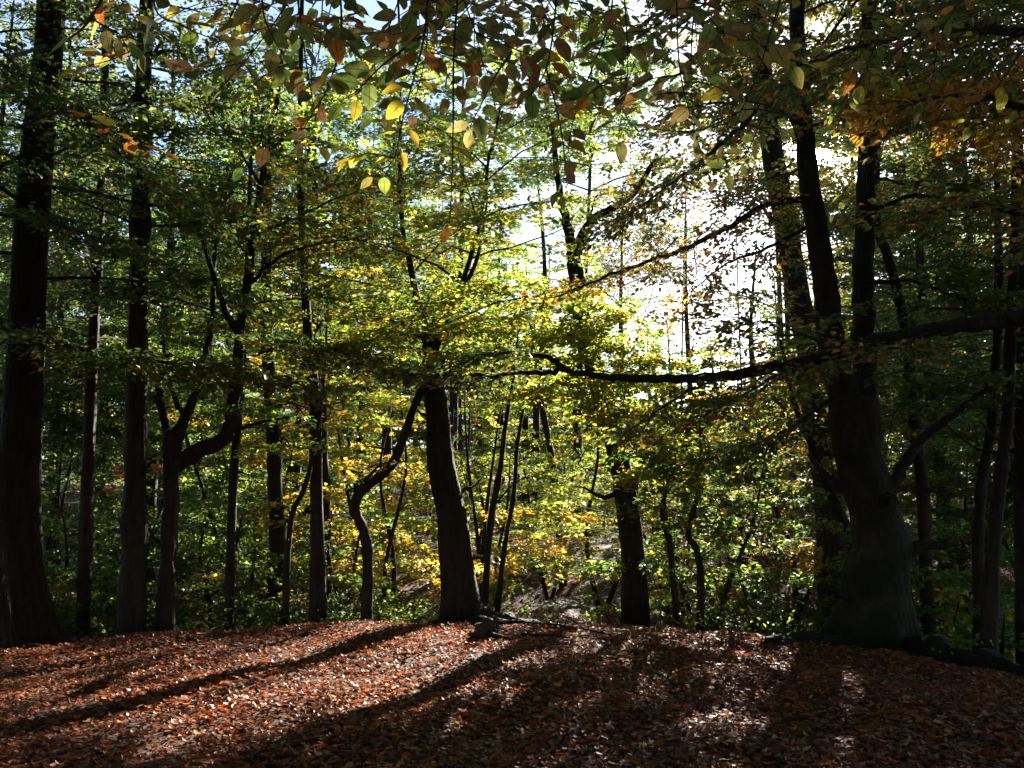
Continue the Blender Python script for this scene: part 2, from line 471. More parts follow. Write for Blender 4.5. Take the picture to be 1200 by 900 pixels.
DENS = 6.2   # leaves for every metre of twig, against the figures given tree by tree
NLEAF = [0]
def spray(poly, lv, twigs, rg, sec_len, spacing, leaf, dens, mix, start=0.2, rt=0.006, flat=0.35, spread=0.5, droop=0.12, patch=None):
    """A flat beech spray: side twigs left and right of the limb, leaves in the plane of the twigs."""
    poly = np.asarray(poly, float)
    seg = np.linalg.norm(np.diff(poly, axis=0), axis=1); cum = np.concatenate([[0], np.cumsum(seg)]); L = cum[-1]
    n2 = max(2, int(L * (1 - start) / spacing))
    s = np.linspace(start * L, L, n2) + rg.normal(0, spacing * 0.25, n2)
    s = np.clip(s, 0, L)
    P = np.stack([np.interp(s, cum, poly[:, k]) for k in range(3)], -1)
    Tn = nrm(np.stack([np.interp(s, 0.5 * (cum[1:] + cum[:-1]), np.diff(poly, axis=0)[:, k] / np.maximum(seg, 1e-6)) for k in range(3)], -1))
    lat = nrm(np.cross(np.tile(UP, (n2, 1)), Tn) + 1e-6)
    side = np.where(np.arange(n2) % 2 == 0, 1.0, -1.0)
    a = rg.uniform(0.6, 1.1, n2)
    a[-1] = 0.05
    d = Tn * np.cos(a)[:, None] + lat * (np.sin(a) * side)[:, None]
    d = nrm(d + rg.normal(0, 0.12, (n2, 3)) * np.array([1, 1, 0.8]))
    u = s / L
    l = sec_len * (1.15 - 0.75 * np.abs(u - 0.35) ** 0.8) * rg.uniform(0.5, 1.25, n2)
    l = np.maximum(l, 0.12)
    drp = rg.uniform(0.3, 1.3, n2) * droop
    def pos(k, i):
        return P[i] + d[i] * (l[i] * k)[:, None] - UP * (drp[i] * l[i] * k * k)[:, None]
    I = np.arange(n2)
    if twigs is not None:
        k0 = np.zeros(n2); km = np.full(n2, 0.5); k1 = np.ones(n2)
        r_ = np.minimum(rt, 0.012 * l)
        I = I[canopy_open(pos(km, I), rg)]
        r_ = r_[I]; k0, km, k1 = k0[I], km[I], k1[I]
        prisms(twigs, pos(k0, I), pos(km, I), r_, r_ * 0.7)
        prisms(twigs, pos(km, I), pos(k1, I), r_ * 0.7, r_ * 0.25)
        I = np.arange(n2)
    cnt = rg.poisson(np.maximum(l * dens * DENS, 0.5))
    if patch is not None:   # whole twigs left bare here and there, so the crown keeps gaps
        cnt = np.where(rg.random(n2) < patch, 0, cnt)
    i = np.repeat(I, cnt); n = len(i)
    if n == 0:
        return
    k = rg.uniform(0.05, 1.05, n) ** 0.8
    base = pos(k, i)
    lat2 = nrm(np.cross(np.tile(UP, (n, 1)), d[i]) + 1e-6)
    sd = np.where(rg.random(n) < 0.5, 1.0, -1.0)
    off = rg.random(n) ** 1.2 * np.minimum(spread * l[i] * (1.05 - 0.7 * k) + 0.02, 0.6)
    base = base + lat2 * (sd * off)[:, None] + d[i] * (off * 0.5)[:, None] + np.stack([np.zeros(n), np.zeros(n), rg.normal(0, 0.025 + 0.02 * sec_len, n)], -1)
    aa = rg.uniform(0.2, 1.2, n)
    D = d[i] * np.cos(aa)[:, None] + lat2 * (sd * np.sin(aa))[:, None] + rg.normal(0, 0.25, (n, 3))
    D[:, 2] -= 0.15
    N = np.tile(UP, (n, 1)) + rg.normal(0, flat, (n, 3))
    Ln = 0.9 * leaf * rg.uniform(0.65, 1.2, n)
    lv.add(base, D, N, Ln, colours(n, mix, rg)); NLEAF[0] += n

# ------------------------------------------------------------------ ground
def sstep(t):
    t = np.clip(t, 0, 1)
    return t * t * (3 - 2 * t)

def path_x(y):
    return np.interp(y, [0, 4, 9.5, 12, 14, 17, 20, 26, 40], [0.2, 0.6, 0.95, 0.75, 0.5, 1.1, 2.3, 3.4, 5.0])

def ground(x, y):
    x = np.asarray(x, float); y = np.asarray(y, float)
    r = np.hypot(x + 0.9, y - 3.0)
    z = -1.75 * sstep((r - 7.1) / 6.0) - 0.05 * np.clip(r - 2, 0, 6) / 6 - 0.55 * sstep((x - 3.6) / 3.4) * sstep((y - 4.5) / 4) * (r < 40)
    z = z - 0.35 * sstep((np.abs(x + 0.5) - 5.0) / 4) * sstep((y - 2) / 5) * (r < 20)
    far = 1.5 * sstep((y - 17) / 12) + 0.035 * np.maximum(y - 28, 0) + 0.5 * sstep((x - 3) / 8) * sstep((y - 16) / 8)
    z = z + far
    zp = np.interp(y, [0, 8.6, 10.5, 12, 14, 20, 30, 45], [0, 0.0, -0.17, -0.30, -0.42, -0.85, -0.1, 0.5])
    w = np.exp(-((x - path_x(y)) / 1.5) ** 2) * sstep((y - 8) / 2.5) * (1 - sstep((y - 26) / 10))
    z = z * (1 - w) + zp * w
    z = z + 0.05 * np.sin(x * 0.9 + 1.3) * np.sin(y * 0.8 + 0.4) + 0.02 * np.sin(x * 2.7 + y * 1.9) + 0.012 * np.sin(x * 5.1 - y * 4.3)
    z = z + (0.35 * np.sin(x * 0.11 + 2) * np.sin(y * 0.09)) * sstep((np.hypot(x, y) - 18) / 20)
    return z

def gz(x, y):
    return float(ground(x, y))

def grid_sheet(xs, ys):
    X, Y = np.meshgrid(xs, ys)
    V = np.stack([X, Y, ground(X, Y)], -1).reshape(-1, 3)
    nx, ny = len(xs), len(ys)
    i = np.arange(ny - 1)[:, None] * nx; j = np.arange(nx - 1)[None]
    F = np.stack([i + j, i + j + 1, i + nx + j + 1, i + nx + j], -1).reshape(-1, 4)
    return V, F
xs = np.concatenate([np.linspace(-600, -60, 12), np.linspace(-50, -16, 18), np.linspace(-15, 15, 121), np.linspace(16, 50, 18), np.linspace(60, 600, 12)])
ys = np.concatenate([np.linspace(-300, -20, 8), np.linspace(-15, -2, 14), np.linspace(-1, 28, 146), np.linspace(30, 80, 40), np.linspace(100, 900, 14)])
V, F = grid_sheet(xs, ys)
g = link('ground', make_mesh('ground', V, [F], M_SOIL))
g['kind'] = 'structure'
# trodden path over the rim and down into the hollow
yy = np.linspace(10.4, 27, 90)
pv = []
for k in range(7):
    w_ = (k / 6 - 0.5) * 2
    half = 0.75 + 0.12 * np.sin(yy * 1.7 + (1 if w_ > 0 else 3)) + 0.05 * np.sin(yy * 4.1)
    X = path_x(yy) + w_ * half
    pv.append(np.stack([X, yy, ground(X, yy) + 0.014 - 0.012 * abs(w_)], -1))
pv = np.stack(pv, 1).reshape(-1, 3)
i = np.arange(89)[:, None] * 7; j = np.arange(6)[None]
pf = np.stack([i + j, i + j + 1, i + 7 + j + 1, i + 7 + j], -1).reshape(-1, 4)
p = link('path', make_mesh('path', pv, [pf], M_PATH))
p['kind'] = 'structure'

def hit(px, py):
    """Where a sight line meets the ground."""
    d = ray(px, py); t = 1.0
    o = np.array([0, 0, CAM_Z])
    for _ in range(4000):
        q = o + d * t
        if q[2] <= gz(q[0], q[1]):
            return q
        t += 0.02
    return o + d * t

# sun flecks on the leaf litter (openings in the canopy towards the sun)
for (px, py, a, b) in [(455, 770, 1.9, 0.95), (400, 758, 1.4, 0.7), (450, 750, 1.6, 0.8), (520, 757, 1.0, 0.45), (350, 790, 1.5, 0.26), (420, 735, 1.4, 0.3), (330, 812, 1.1, 0.16),
                       (250, 812, 1.3, 0.15), (215, 775, 1.8, 0.14), (110, 803, 1.6, 0.10), (60, 790, 1.6, 0.12), (170, 760, 1.9, 0.12), (280, 750, 1.7, 0.13), (180, 848, 0.9, 0.12), (290, 838, 0.9, 0.14), (30, 812, 0.8, 0.07), (140, 822, 1.2, 0.06),
                       (600, 776, 0.4, 0.2), (690, 738, 1.0, 0.42), (705, 728, 0.6, 0.3), (745, 731, 0.4, 0.15), (655, 731, 0.6, 0.15), (560, 722, 0.8, 0.25), (320, 730, 1.2, 0.2),
                       (500, 825, 0.35, 0.12), (440, 840, 0.4, 0.1), (690, 822, 0.2, 0.08), (600, 815, 0.2, 0.07), (540, 850, 0.25, 0.06)]:
    q = hit(px, py)
    FLECKS.append((q[0], q[1], a, b))
GLADE.append((18.0, -5.0, 4.6, 0.3, 6.4, 0.94))
GLADE.append((20.0, -5.2, -1.0, 5.0, 10.0, 0.3))
SHAFTS = [(W(455, 180, 2.4), 0.16), (np.array([0, 0, CAM_Z]), 0.25)]
GLADE.append((30.0, 3.0, 9.0, 2.5, 11.0, 0.7))
GLADE.append((24.0, -8.5, -4.6, 0.5, 5.5, 0.5))
GLADE.append((13.6, -4.4, -0.2, 0.3, 4.0, 0.92, 1.2))
GLADE.append((13.2, 0.2, 4.8, 0.5, 4.2, 0.92, 1.2))
GLADE.append((11.6, -2.6, 2.4, 1.6, 4.8, 0.82, 1.5))

# ------------------------------------------------------------------ leaf litter
def litter():
    rg = np.random.default_rng(11)
    n = 230000
    y = 3.0 + (15.0 - 3.0) * rg.random(n) ** 1.15
    x = rg.uniform(-1, 1, n) * (0.72 * y + 2.0)
    keep = rg.random(n) < np.where(np.abs(x - path_x(y)) < 0.62 + 0.12 * np.sin(y * 3), np.interp(y, [9.8, 13.0], [1.0, 0.3]), 1.0)
    clump = np.sin(x * 1.7 + 0.6 * np.sin(y * 2.1)) * np.sin(y * 1.9 + np.sin(x * 2.3))
    keep &= rg.random(n) < 0.72 + 0.28 * clump
    x, y = x[keep], y[keep]; n = len(x)
    z = ground(x, y) + 0.004 + rg.random(n) ** 1.6 * 0.035
    a = rg.uniform(0, 2 * pi, n)
    D = np.stack([np.cos(a), np.sin(a), rg.normal(0, 0.22, n)], -1)
    N = np.tile(UP, (n, 1)) + rg.normal(0, 0.24, (n, 3))
    D = nrm(D); N = nrm(N - D * np.sum(N * D, -1, keepdims=True)); S = np.cross(D, N)
    L = rg.uniform(0.032, 0.072, (n, 1)); w = L * rg.uniform(0.24, 0.34, (n, 1))
    cu = rg.uniform(-0.1, 0.9, (n, 1)); fo = rg.uniform(-0.25, 0.5, (n, 1))
    P = np.stack([x, y, z], -1) - D * L * 0.5
    c1, c2, c3 = cu * L * 0.10, cu * L * 0.14, cu * L * 0.42
    V = np.stack([P + N * c3 * 0.5,
                  P + D * L * .3 + S * w + N * (fo * w), P + D * L * .3, P + D * L * .3 - S * w + N * (fo * w),
                  P + D * L * .68 + S * w * .8 + N * (fo * w * .8 + c1 * .4), P + D * L * .68 + N * c1 * .4, P + D * L * .68 - S * w * .8 + N * (fo * w * .8 + c1 * .4),
                  P + D * L + N * c3], 1)
    tri = np.array([[0, 2, 1], [0, 3, 2], [7, 4, 5], [7, 5, 6]]); quad = np.array([[1, 2, 5, 4], [2, 3, 6, 5]])
    b = np.arange(n)[:, None, None] * 8
    cols = np.array([(0.22, 0.062, 0.022), (0.34, 0.09, 0.022), (0.27, 0.105, 0.042), (0.085, 0.028, 0.014), (0.17, 0.048, 0.018), (0.42, 0.16, 0.035), (0.46, 0.27, 0.15)])
    C = cols[rg.choice(7, n, p=[.32, .20, .08, .15, .14, .04, .07])] * rg.uniform(0.7, 1.25, (n, 1))
    me = make_mesh('leaf_litter', V.reshape(-1, 3), [(b + tri[None]).reshape(-1, 3), (b + quad[None]).reshape(-1, 4)], M_LITTER, np.repeat(C, 8, 0))
    o = link('leaf_litter', me)
    o['kind'] = 'stuff'; o['label'] = 'carpet of fallen copper and brown beech leaves'; o['category'] = 'fallen leaves'
    # coarser carpet over the hollow and the slope beyond
    n = 64000
    y = rg.uniform(12, 42, n); x = rg.uniform(-1, 1, n) * (0.75 * y + 3)
    k = (np.abs(x - path_x(y)) > 0.7) | (rg.random(n) < 0.12) | (y > 27)
    x, y = x[k], y[k]; n = len(x)
    P = np.stack([x, y, ground(x, y) + 0.01 + rg.random(n) * 0.05], -1)
    a = rg.uniform(0, 2 * pi, n)
    D = np.stack([np.cos(a), np.sin(a), rg.normal(0, 0.2, n)], -1)
    N = np.tile(UP, (n, 1)) + rg.normal(0, 0.3, (n, 3))
    C = cols[rg.choice(7, n, p=[.3, .1, .2, .2, .2, 0, 0])] * rg.uniform(0.6, 1.1, (n, 1))
    lv = Leaves(); lv.add(P, D, N, rg.uniform(0.07, 0.14, n), C)
    o = lv.build('far_leaf_litter', M_LITTER, None, rg, 0, cull=False)
    o['kind'] = 'stuff'; o['label'] = 'dull brown fallen leaves on the slopes of the hollow'; o['category'] = 'fallen leaves'
litter()

# ------------------------------------------------------------------ trees
def pix_path(pts):
    """[(px, py, Y)] -> world points; the first may be (px, None, Y): on the ground."""
    out = []
    for (px, py, Y) in pts:
        if py is None:
            q = W(px, 700, Y); x = q[0]
            # fix x for the true row of the ground there
            for _ in range(3):
                z = gz(x, Y)
                depth = Y * cos(PITCH) + (z - CAM_Z) * sin(PITCH)
                x = (px - 600) / FPX * depth
            out.append((x, Y, gz(x, Y) - 0.08))
        else:
            out.append(tuple(W(px, py, Y)))
    return np.array(out)

class Tree:
    def __init__(self, name, label, cat, base, seed, bark=None, group=None):
        self.root = thing(name, label, cat, base, group)
        self.rg = np.random.default_rng(seed); self.seed = seed
        self.bark = bark or M_BARK
        self.trunk, self.twigs, self.lv = MB(), MB(), Leaves()
        self.limbs = []; self.cull = True
        self.flat = float(self.rg.uniform(0.3, 0.7)); self.size = float(self.rg.uniform(0.85, 1.2)); self.patch = float(self.rg.uniform(0.1, 0.32))
        self.stems = []
    def stem(self, P, R, sides=12, sub=6, **k):
        P = catmull(P, sub); R = np.interp(np.linspace(0, 1, len(P)), np.linspace(0, 1, len(R)), R)
        u = np.linspace(0, 1, len(P)); k1, k2, k3 = self.rg.uniform(0, 6, 3)
        am = 0.11 * R[0] * np.sin(pi * u)
        P = P + np.column_stack([am * np.sin(9 * u + k1) + am * 0.5 * np.sin(23 * u + k2), am * np.sin(7 * u + k3) + am * 0.4 * np.sin(19 * u + k1), 0 * u])
        R = R * (1 + 0.04 * self.rg.normal(size=len(R)) * (R < 0.15) + 0.03 * np.sin(31 * u + k2) + 0.22 * (self.rg.random(len(R)) < 0.08) * (R < 0.15))
        k.setdefault('rough', 0.12 if R[0] < 0.16 else 0.06)
        tube(self.trunk, P, R, sides, seed=self.seed + len(self.stems), **k)
        self.stems.append((P, R))
        rg = np.random.default_rng(self.seed * 7 + len(self.stems))
        for _ in range(int(rg.integers(3, 8))):
            j = int(rg.integers(len(P) // 6, len(P) - 1)); a = rg.uniform(0, 2 * pi)
            d = np.array([cos(a), sin(a), rg.uniform(-0.1, 0.8)]); L = rg.uniform(0.04, 0.16) if rg.random() < 0.5 else rg.uniform(0.25, 0.9)
            r_ = R[j] * rg.uniform(0.15, 0.32); k_ = np.linspace(0, 1, 5)[:, None]
            Q = P[j] + d * (R[j] * 0.7 + L * k_) + UP * (L * 0.15 * np.sin(k_ * 5 + a)) + rg.normal(0, 0.02 * L, (5, 3))
            tube(self.trunk, Q, np.linspace(r_ * 1.3, r_ * (0.7 if L < 0.2 else 0.15), 5), 6, 0.15, seed=j)
        return P
    def limb(self, P, r0, r1, mix=None, sec=0.9, spacing=0.22, leaf=0.09, dens=26, start=0.15, sub=6, part=True, sides=7, **k):
        P = catmull(P, sub)
        w = self.rg.normal(0, 0.009, P.shape); w[0] = 0
        P = P + w
        mb = MB()
        tube(mb if part else self.trunk, P, np.linspace(r0, r1, len(P)), sides, 0.1, seed=self.seed)
        if part:
            self.limbs.append(mb)
        if mix:
            spray(P, self.lv, self.twigs, self.rg, sec, spacing, leaf, dens, mix, start, **k)
        return P
    def crown(self, n, z0, z1, length, mix, leaf=0.1, dens=24, sec=0.9, spacing=0.3, rise=0.35, az=None, stem=0, lenprof=None, r=0.02, twig=True, **k):
        """n limbs along the stem between heights z0 and z1 (world)."""
        P, R = self.stems[stem]; rg = self.rg; n = int(n * 1.5)
        a0 = rg.uniform(0, 6)
        for i in range(n):
            f = (i + rg.random()) / n
            z = z0 + (z1 - z0) * f
            z = min(z, P[-1, 2])
            j = int(np.argmin(np.abs(P[:, 2] - z)))
            p0 = P[j]
            a = a0 + i * 2.399 + rg.normal(0, 0.3)
            if az is not None:
                a = rg.uniform(*az)
            prof = lenprof(f) if lenprof else (1.0 - 0.55 * f)
            L = length * prof * rg.uniform(0.7, 1.2)
            el = rise * rg.uniform(0.3, 1.5) + 0.3 * f
            bend = rg.normal(0, 0.25)
            s = np.linspace(0, 1, 7)
            an = a + bend * s
            X = np.stack([np.cumsum(np.cos(an)) - np.cos(an[0]), np.cumsum(np.sin(an)) - np.sin(an[0])], -1) / 6 * L
            Z = L * (el * s - el * 0.75 * s * s) + rg.normal(0, 0.03, 7) * L * 0.3
            B = p0 + np.column_stack([X, Z])
            r0 = min(r * L / 2.5, R[j] * 0.55 + 0.004)
            if self.cull and self.root.location.y > 11 and not canopy_open(B[2:6], rg, float(self.cull)).all():
                continue
            tube(self.twigs, B, np.linspace(r0, 0.004, 7), 5, 0.08, cap=False, seed=i)
            k2 = dict(flat=self.flat, patch=self.patch, droop=0.1 + 0.3 * self.flat * rg.random()); k2.update(k)
            q = rg.uniform(0.75, 1.25)
            spray(B, self.lv, self.twigs if twig else None, rg, sec * prof ** 0.5, spacing, leaf * self.size, dens * q / self.size ** 1.5, mix, **k2)
    def done(self, detail=0, leaf_mat_=None, crown_name='crown', cull=True):
        self.trunk.build('trunk', self.bark, self.root)
        for mb in self.limbs:
            mb.build('limb', self.bark, self.root)
        self.twigs.build('branches', M_TWIG, self.root)
        return self.lv.build(crown_name, leaf_mat_ or M_LEAF, self.root, self.rg, detail, cull)

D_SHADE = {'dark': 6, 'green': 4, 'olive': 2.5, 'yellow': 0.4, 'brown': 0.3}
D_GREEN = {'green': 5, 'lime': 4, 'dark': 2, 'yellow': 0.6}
D_YG = {'lime': 5.2, 'yellow': 2.6, 'green': 2.4, 'gold': 0.7, 'orange': 0.15}
D_GOLD = {'gold': 3, 'yellow': 6, 'orange': 0.6, 'lime': 2.2}
D_ORANGE = {'orange': 4, 'gold': 4, 'brown': 1.5, 'yellow': 2, 'olive': 1.5}
D_MIX = {'olive': 4, 'green': 3, 'yellow': 1.5, 'orange': 1, 'brown': 0.6, 'dark': 2}

def root(t, pts, r0, r1, name='root', lift=0.3):
    Q = np.array([[x, y, gz(x, y)] for x, y in pts]); Q = catmull(Q, 6)
    R = np.linspace(r0, r1, len(Q)); Q[:, 2] = ground(Q[:, 0], Q[:, 1]) + R * lift
    R = R * (1 + 0.18 * np.sin(np.arange(len(R)) * 0.9 + r0 * 40)); mb = MB(); tube(mb, Q, R, 11, 0.2, seed=int(r0 * 1000)); mb.build(name, t.bark, t.root)
def foot(t, P, specs):
    for ang, L, r in specs:
        a = radians(ang); d = np.array([cos(a), sin(a)]); e = np.array([-d[1], d[0]]); q = P[0][:2]
        root(t, [q + d * r * 1.2, q + d * L * .35 + e * .05 * L, q + d * L * .7 - e * .12 * L, q + d * L + e * .1 * L], r, r * 0.25, lift=0.1)

# --- front row, left ------------------------------------------------
P = pix_path([(24, None, 9.5), (25, 560, 9.5), (33, 300, 9.5), (52, 60, 9.5), (66, -160, 9.5), (90, -500, 9.6), (95, -900, 9.6)])
t = Tree('oak_tree', 'stout dark furrowed trunk with flared foot, widest trunk at the left', 'tree', P[0], 101, M_OAK)
t.stem(P, [0.27, 0.205, 0.18, 0.155, 0.135, 0.11, 0.07], 24, 9, flare=1.5, flare_h=0.4, lobes=5)
foot(t, P, [(-15, .95, .12), (-60, .8, .1), (-110, .9, .12), (35, .8, .1)])
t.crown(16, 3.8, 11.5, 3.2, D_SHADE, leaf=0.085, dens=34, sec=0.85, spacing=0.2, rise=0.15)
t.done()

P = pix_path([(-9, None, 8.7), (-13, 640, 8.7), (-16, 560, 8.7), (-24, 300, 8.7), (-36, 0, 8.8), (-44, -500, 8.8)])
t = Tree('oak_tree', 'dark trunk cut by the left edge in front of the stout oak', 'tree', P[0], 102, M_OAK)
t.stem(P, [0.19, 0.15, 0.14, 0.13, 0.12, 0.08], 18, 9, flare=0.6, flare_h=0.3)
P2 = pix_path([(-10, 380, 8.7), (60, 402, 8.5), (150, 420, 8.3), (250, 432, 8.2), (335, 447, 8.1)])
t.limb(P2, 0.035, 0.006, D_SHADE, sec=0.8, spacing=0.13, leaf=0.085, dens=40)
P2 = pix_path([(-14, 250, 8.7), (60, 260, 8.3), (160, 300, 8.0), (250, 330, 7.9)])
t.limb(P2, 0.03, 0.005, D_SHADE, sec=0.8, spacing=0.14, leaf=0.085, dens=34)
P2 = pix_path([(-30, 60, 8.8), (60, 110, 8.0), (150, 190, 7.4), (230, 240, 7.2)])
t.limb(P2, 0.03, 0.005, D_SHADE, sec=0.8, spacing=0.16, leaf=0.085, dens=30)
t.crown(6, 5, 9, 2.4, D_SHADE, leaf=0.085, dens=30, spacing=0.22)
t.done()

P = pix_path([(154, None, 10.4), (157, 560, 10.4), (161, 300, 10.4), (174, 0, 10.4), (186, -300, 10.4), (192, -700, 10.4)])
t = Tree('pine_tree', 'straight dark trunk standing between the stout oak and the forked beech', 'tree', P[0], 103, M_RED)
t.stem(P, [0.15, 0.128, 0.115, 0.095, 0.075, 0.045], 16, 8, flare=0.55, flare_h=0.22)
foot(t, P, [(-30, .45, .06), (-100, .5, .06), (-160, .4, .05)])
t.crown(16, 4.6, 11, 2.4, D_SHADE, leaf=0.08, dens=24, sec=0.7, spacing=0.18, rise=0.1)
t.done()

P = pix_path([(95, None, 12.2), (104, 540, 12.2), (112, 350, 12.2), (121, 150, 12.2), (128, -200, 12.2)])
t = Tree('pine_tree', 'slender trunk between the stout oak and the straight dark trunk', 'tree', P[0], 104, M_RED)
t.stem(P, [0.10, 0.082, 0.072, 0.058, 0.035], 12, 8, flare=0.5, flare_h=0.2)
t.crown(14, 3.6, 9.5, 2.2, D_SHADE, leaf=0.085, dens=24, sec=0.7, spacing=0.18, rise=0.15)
t.done()

# forked beech
YB = 10.6
P = pix_path([(194, None, YB), (198, 640, YB), (200, 560, YB), (203, 505, YB)])
t = Tree('forked_beech_tree', 'low forked dark beech with one arm bent out to the right', 'tree', P[0], 105, M_BARK)
t.stem(P, [0.135, 0.105, 0.10, 0.12], 14, 6, flare=0.5, flare_h=0.2)
t.limb(pix_path([(203, 520, YB), (194, 498, YB), (187, 470, YB - .1), (188, 440, YB - .2), (200, 415, YB - .3)]), 0.065, 0.03, None, sides=9)
t.limb(pix_path([(205, 515, YB), (216, 490, YB), (228, 462, YB + .1), (236, 430, YB + .2), (248, 380, YB + .4), (252, 300, YB + .6), (268, 210, YB + .7)]), 0.08, 0.02, D_SHADE, start=0.5, sides=9, sec=0.7, dens=26)
t.limb(pix_path([(216, 490, YB), (203, 462, YB - .1), (197, 430, YB - .15), (190, 400, YB - .2)]), 0.04, 0.02, None, sides=8)
main = t.limb(pix_path([(204, 545, YB), (228, 530, YB), (252, 520, YB - .05), (268, 505, YB - .1), (273, 475, YB - .1), (277, 440, YB - .1), (281, 395, YB), (288, 340, YB), (298, 260, YB + .1), (312, 180, YB + .2), (327, 100, YB + .3), (335, -20, YB + .4)]), 0.105, 0.028, None, sides=12)
t.limb(pix_path([(281, 392, YB), (268, 372, YB), (255, 335, YB - .1), (238, 285, YB - .2), (212, 240, YB - .3), (180, 195, YB - .4)]), 0.06, 0.012, D_SHADE, start=0.4, sec=0.8, dens=30)
t.limb(pix_path([(277, 440, YB), (262, 455, YB), (255, 440, YB - .1), (248, 415, YB - .2)]), 0.03, 0.01, None)
t.limb(pix_path([(275, 505, YB - .1), (300, 497, YB - .2), (330, 490, YB - .3), (350, 485, YB - .4)]), 0.025, 0.006, D_GREEN, sec=0.5, dens=26)
t.limb(pix_path([(296, 275, YB), (330, 262, YB - .3), (380, 240, YB - .6), (440, 215, YB - .9)]), 0.03, 0.006, D_MIX, sec=0.9, dens=30, spacing=0.15)
t.limb(pix_path([(288, 335, YB), (330, 300, YB - .2), (380, 285, YB - .5), (430, 280, YB - .8)]), 0.03, 0.006, D_MIX, sec=0.9, dens=30, spacing=0.15)
t.limb(pix_path([(284, 400, YB), (330, 400, YB - .3), (400, 412, YB - .6), (450, 425, YB - .9)]), 0.025, 0.006, D_SHADE, sec=0.8, dens=34, spacing=0.14)
t.limb(pix_path([(312, 180, YB), (360, 140, YB + .3), (400, 120, YB + .5), (450, 90, YB + .6)]), 0.025, 0.006, D_GREEN, sec=0.9, dens=26)
t.limb(pix_path([(305, 215, YB), (270, 160, YB), (240, 120, YB - .2), (215, 60, YB - .4)]), 0.025, 0.006, D_SHADE, sec=0.9, dens=26)
t.stems = [(main, np.linspace(0.105, 0.028, len(main)))]
t.crown(8, 3.4, 7.5, 2.2, D_SHADE, leaf=0.085, dens=30, sec=0.8, spacing=0.2)
t.done()

def sapling(name, label, cat, pts, radii, mix, seed, z0, z1, n=8, length=1.4, leaf=0.09, dens=28, bark=None, sec=0.6, spacing=0.18, group=None, extra=None, **k):
    P = pix_path(pts)
    t = Tree(name, label, cat, P[0], seed, bark, group)
    t.stem(P, radii, 10, 6, flare=0.5, flare_h=0.15)
    if n:
        t.crown(n, z0, z1, length, mix, leaf=leaf, dens=dens, sec=sec, spacing=spacing, **k)
    if extra:
        extra(t)
    if radii[0] > 0.11 and pts[0][2] < 13.5:
        foot(t, P, [(-140 + seed % 30, radii[0] * 3.2, radii[0] * .4), (-60 - seed % 25, radii[0] * 3.6, radii[0] * .42), (-5, radii[0] * 3, radii[0] * .38)])
    t.done()
    return t

sapling('young_tree', 'thin dark trunk just right of the forked beech', 'tree', [(266, None, 11.6), (272, 600, 11.6), (279, 480, 11.6), (284, 420, 11.6), (290, 320, 11.6), (296, 100, 11.6)],
        [0.07, 0.06, 0.05, 0.045, 0.035, 0.015], D_GREEN, 106, 2.2, 7.5, 12, 1.6)
sapling('young_tree', 'leaning thin stem that joins the brown trunk left of the golden leaves', 'tree', [(334, None, 11.3), (337, 650, 11.3), (343, 600, 11.3), (355, 575, 11.2), (366, 540, 11.1), (380, 440, 11.0), (384, 330, 10.9)],
        [0.06, 0.045, 0.04, 0.035, 0.03, 0.02, 0.01], D_YG, 107, 1.8, 4.5, 6, 1.1)
sapling('beech_tree', 'mid-distance trunk with a broken knob behind the leaning thin stem', 'tree', [(330, None, 13.2), (326, 640, 13.2), (324, 580, 13.2), (319, 500, 13.2), (312, 350, 13.2), (316, 100, 13.3)],
        [0.17, 0.13, 0.12, 0.11, 0.09, 0.05], D_GREEN, 108, 2.4, 9.5, 16, 2.2, dens=26)
sapling('beech_tree', 'brown trunk in front of the golden leaves, left of centre', 'tree', [(374, None, 11.6), (372, 620, 11.6), (371, 500, 11.6), (360, 380, 11.6), (352, 200, 11.6), (356, -100, 11.6)],
        [0.13, 0.10, 0.09, 0.07, 0.05, 0.02], D_YG, 109, 2.4, 8, 14, 1.8)
sapling('beech_tree', 'second brown trunk close behind the brown trunk by the golden leaves', 'tree', [(383, None, 14.0), (380, 600, 14.0), (372, 400, 14.0), (368, 150, 14.0)],
        [0.13, 0.10, 0.08, 0.04], D_GOLD, 110, 2.2, 7.5, 12, 2.0)

# S-curved sapling
def ex(t):
    t.limb(pix_path([(470, 540, 11.0), (440, 545, 11.0), (410, 560, 11.1)]), 0.015, 0.004, D_GOLD, sec=0.4, dens=20)
sapling('young_beech_tree', 'dark snaking S-curved stem left of the centre trunk', 'tree',
        [(429, None, 11.1), (431, 660, 11.1), (427, 625, 11.1), (416, 598, 11.1), (420, 580, 11.1), (434, 566, 11.1), (458, 545, 11.1), (474, 510, 11.1), (486, 475, 11.1), (497, 450, 11.1), (516, 395, 11.0), (540, 345, 11.0), (560, 300, 10.9), (572, 230, 10.9)],
        [0.075, 0.065, 0.062, 0.062, 0.06, 0.06, 0.058, 0.055, 0.05, 0.05, 0.045, 0.035, 0.025, 0.012], D_YG, 111, 3.0, 5.6, 12, 1.5, extra=ex)

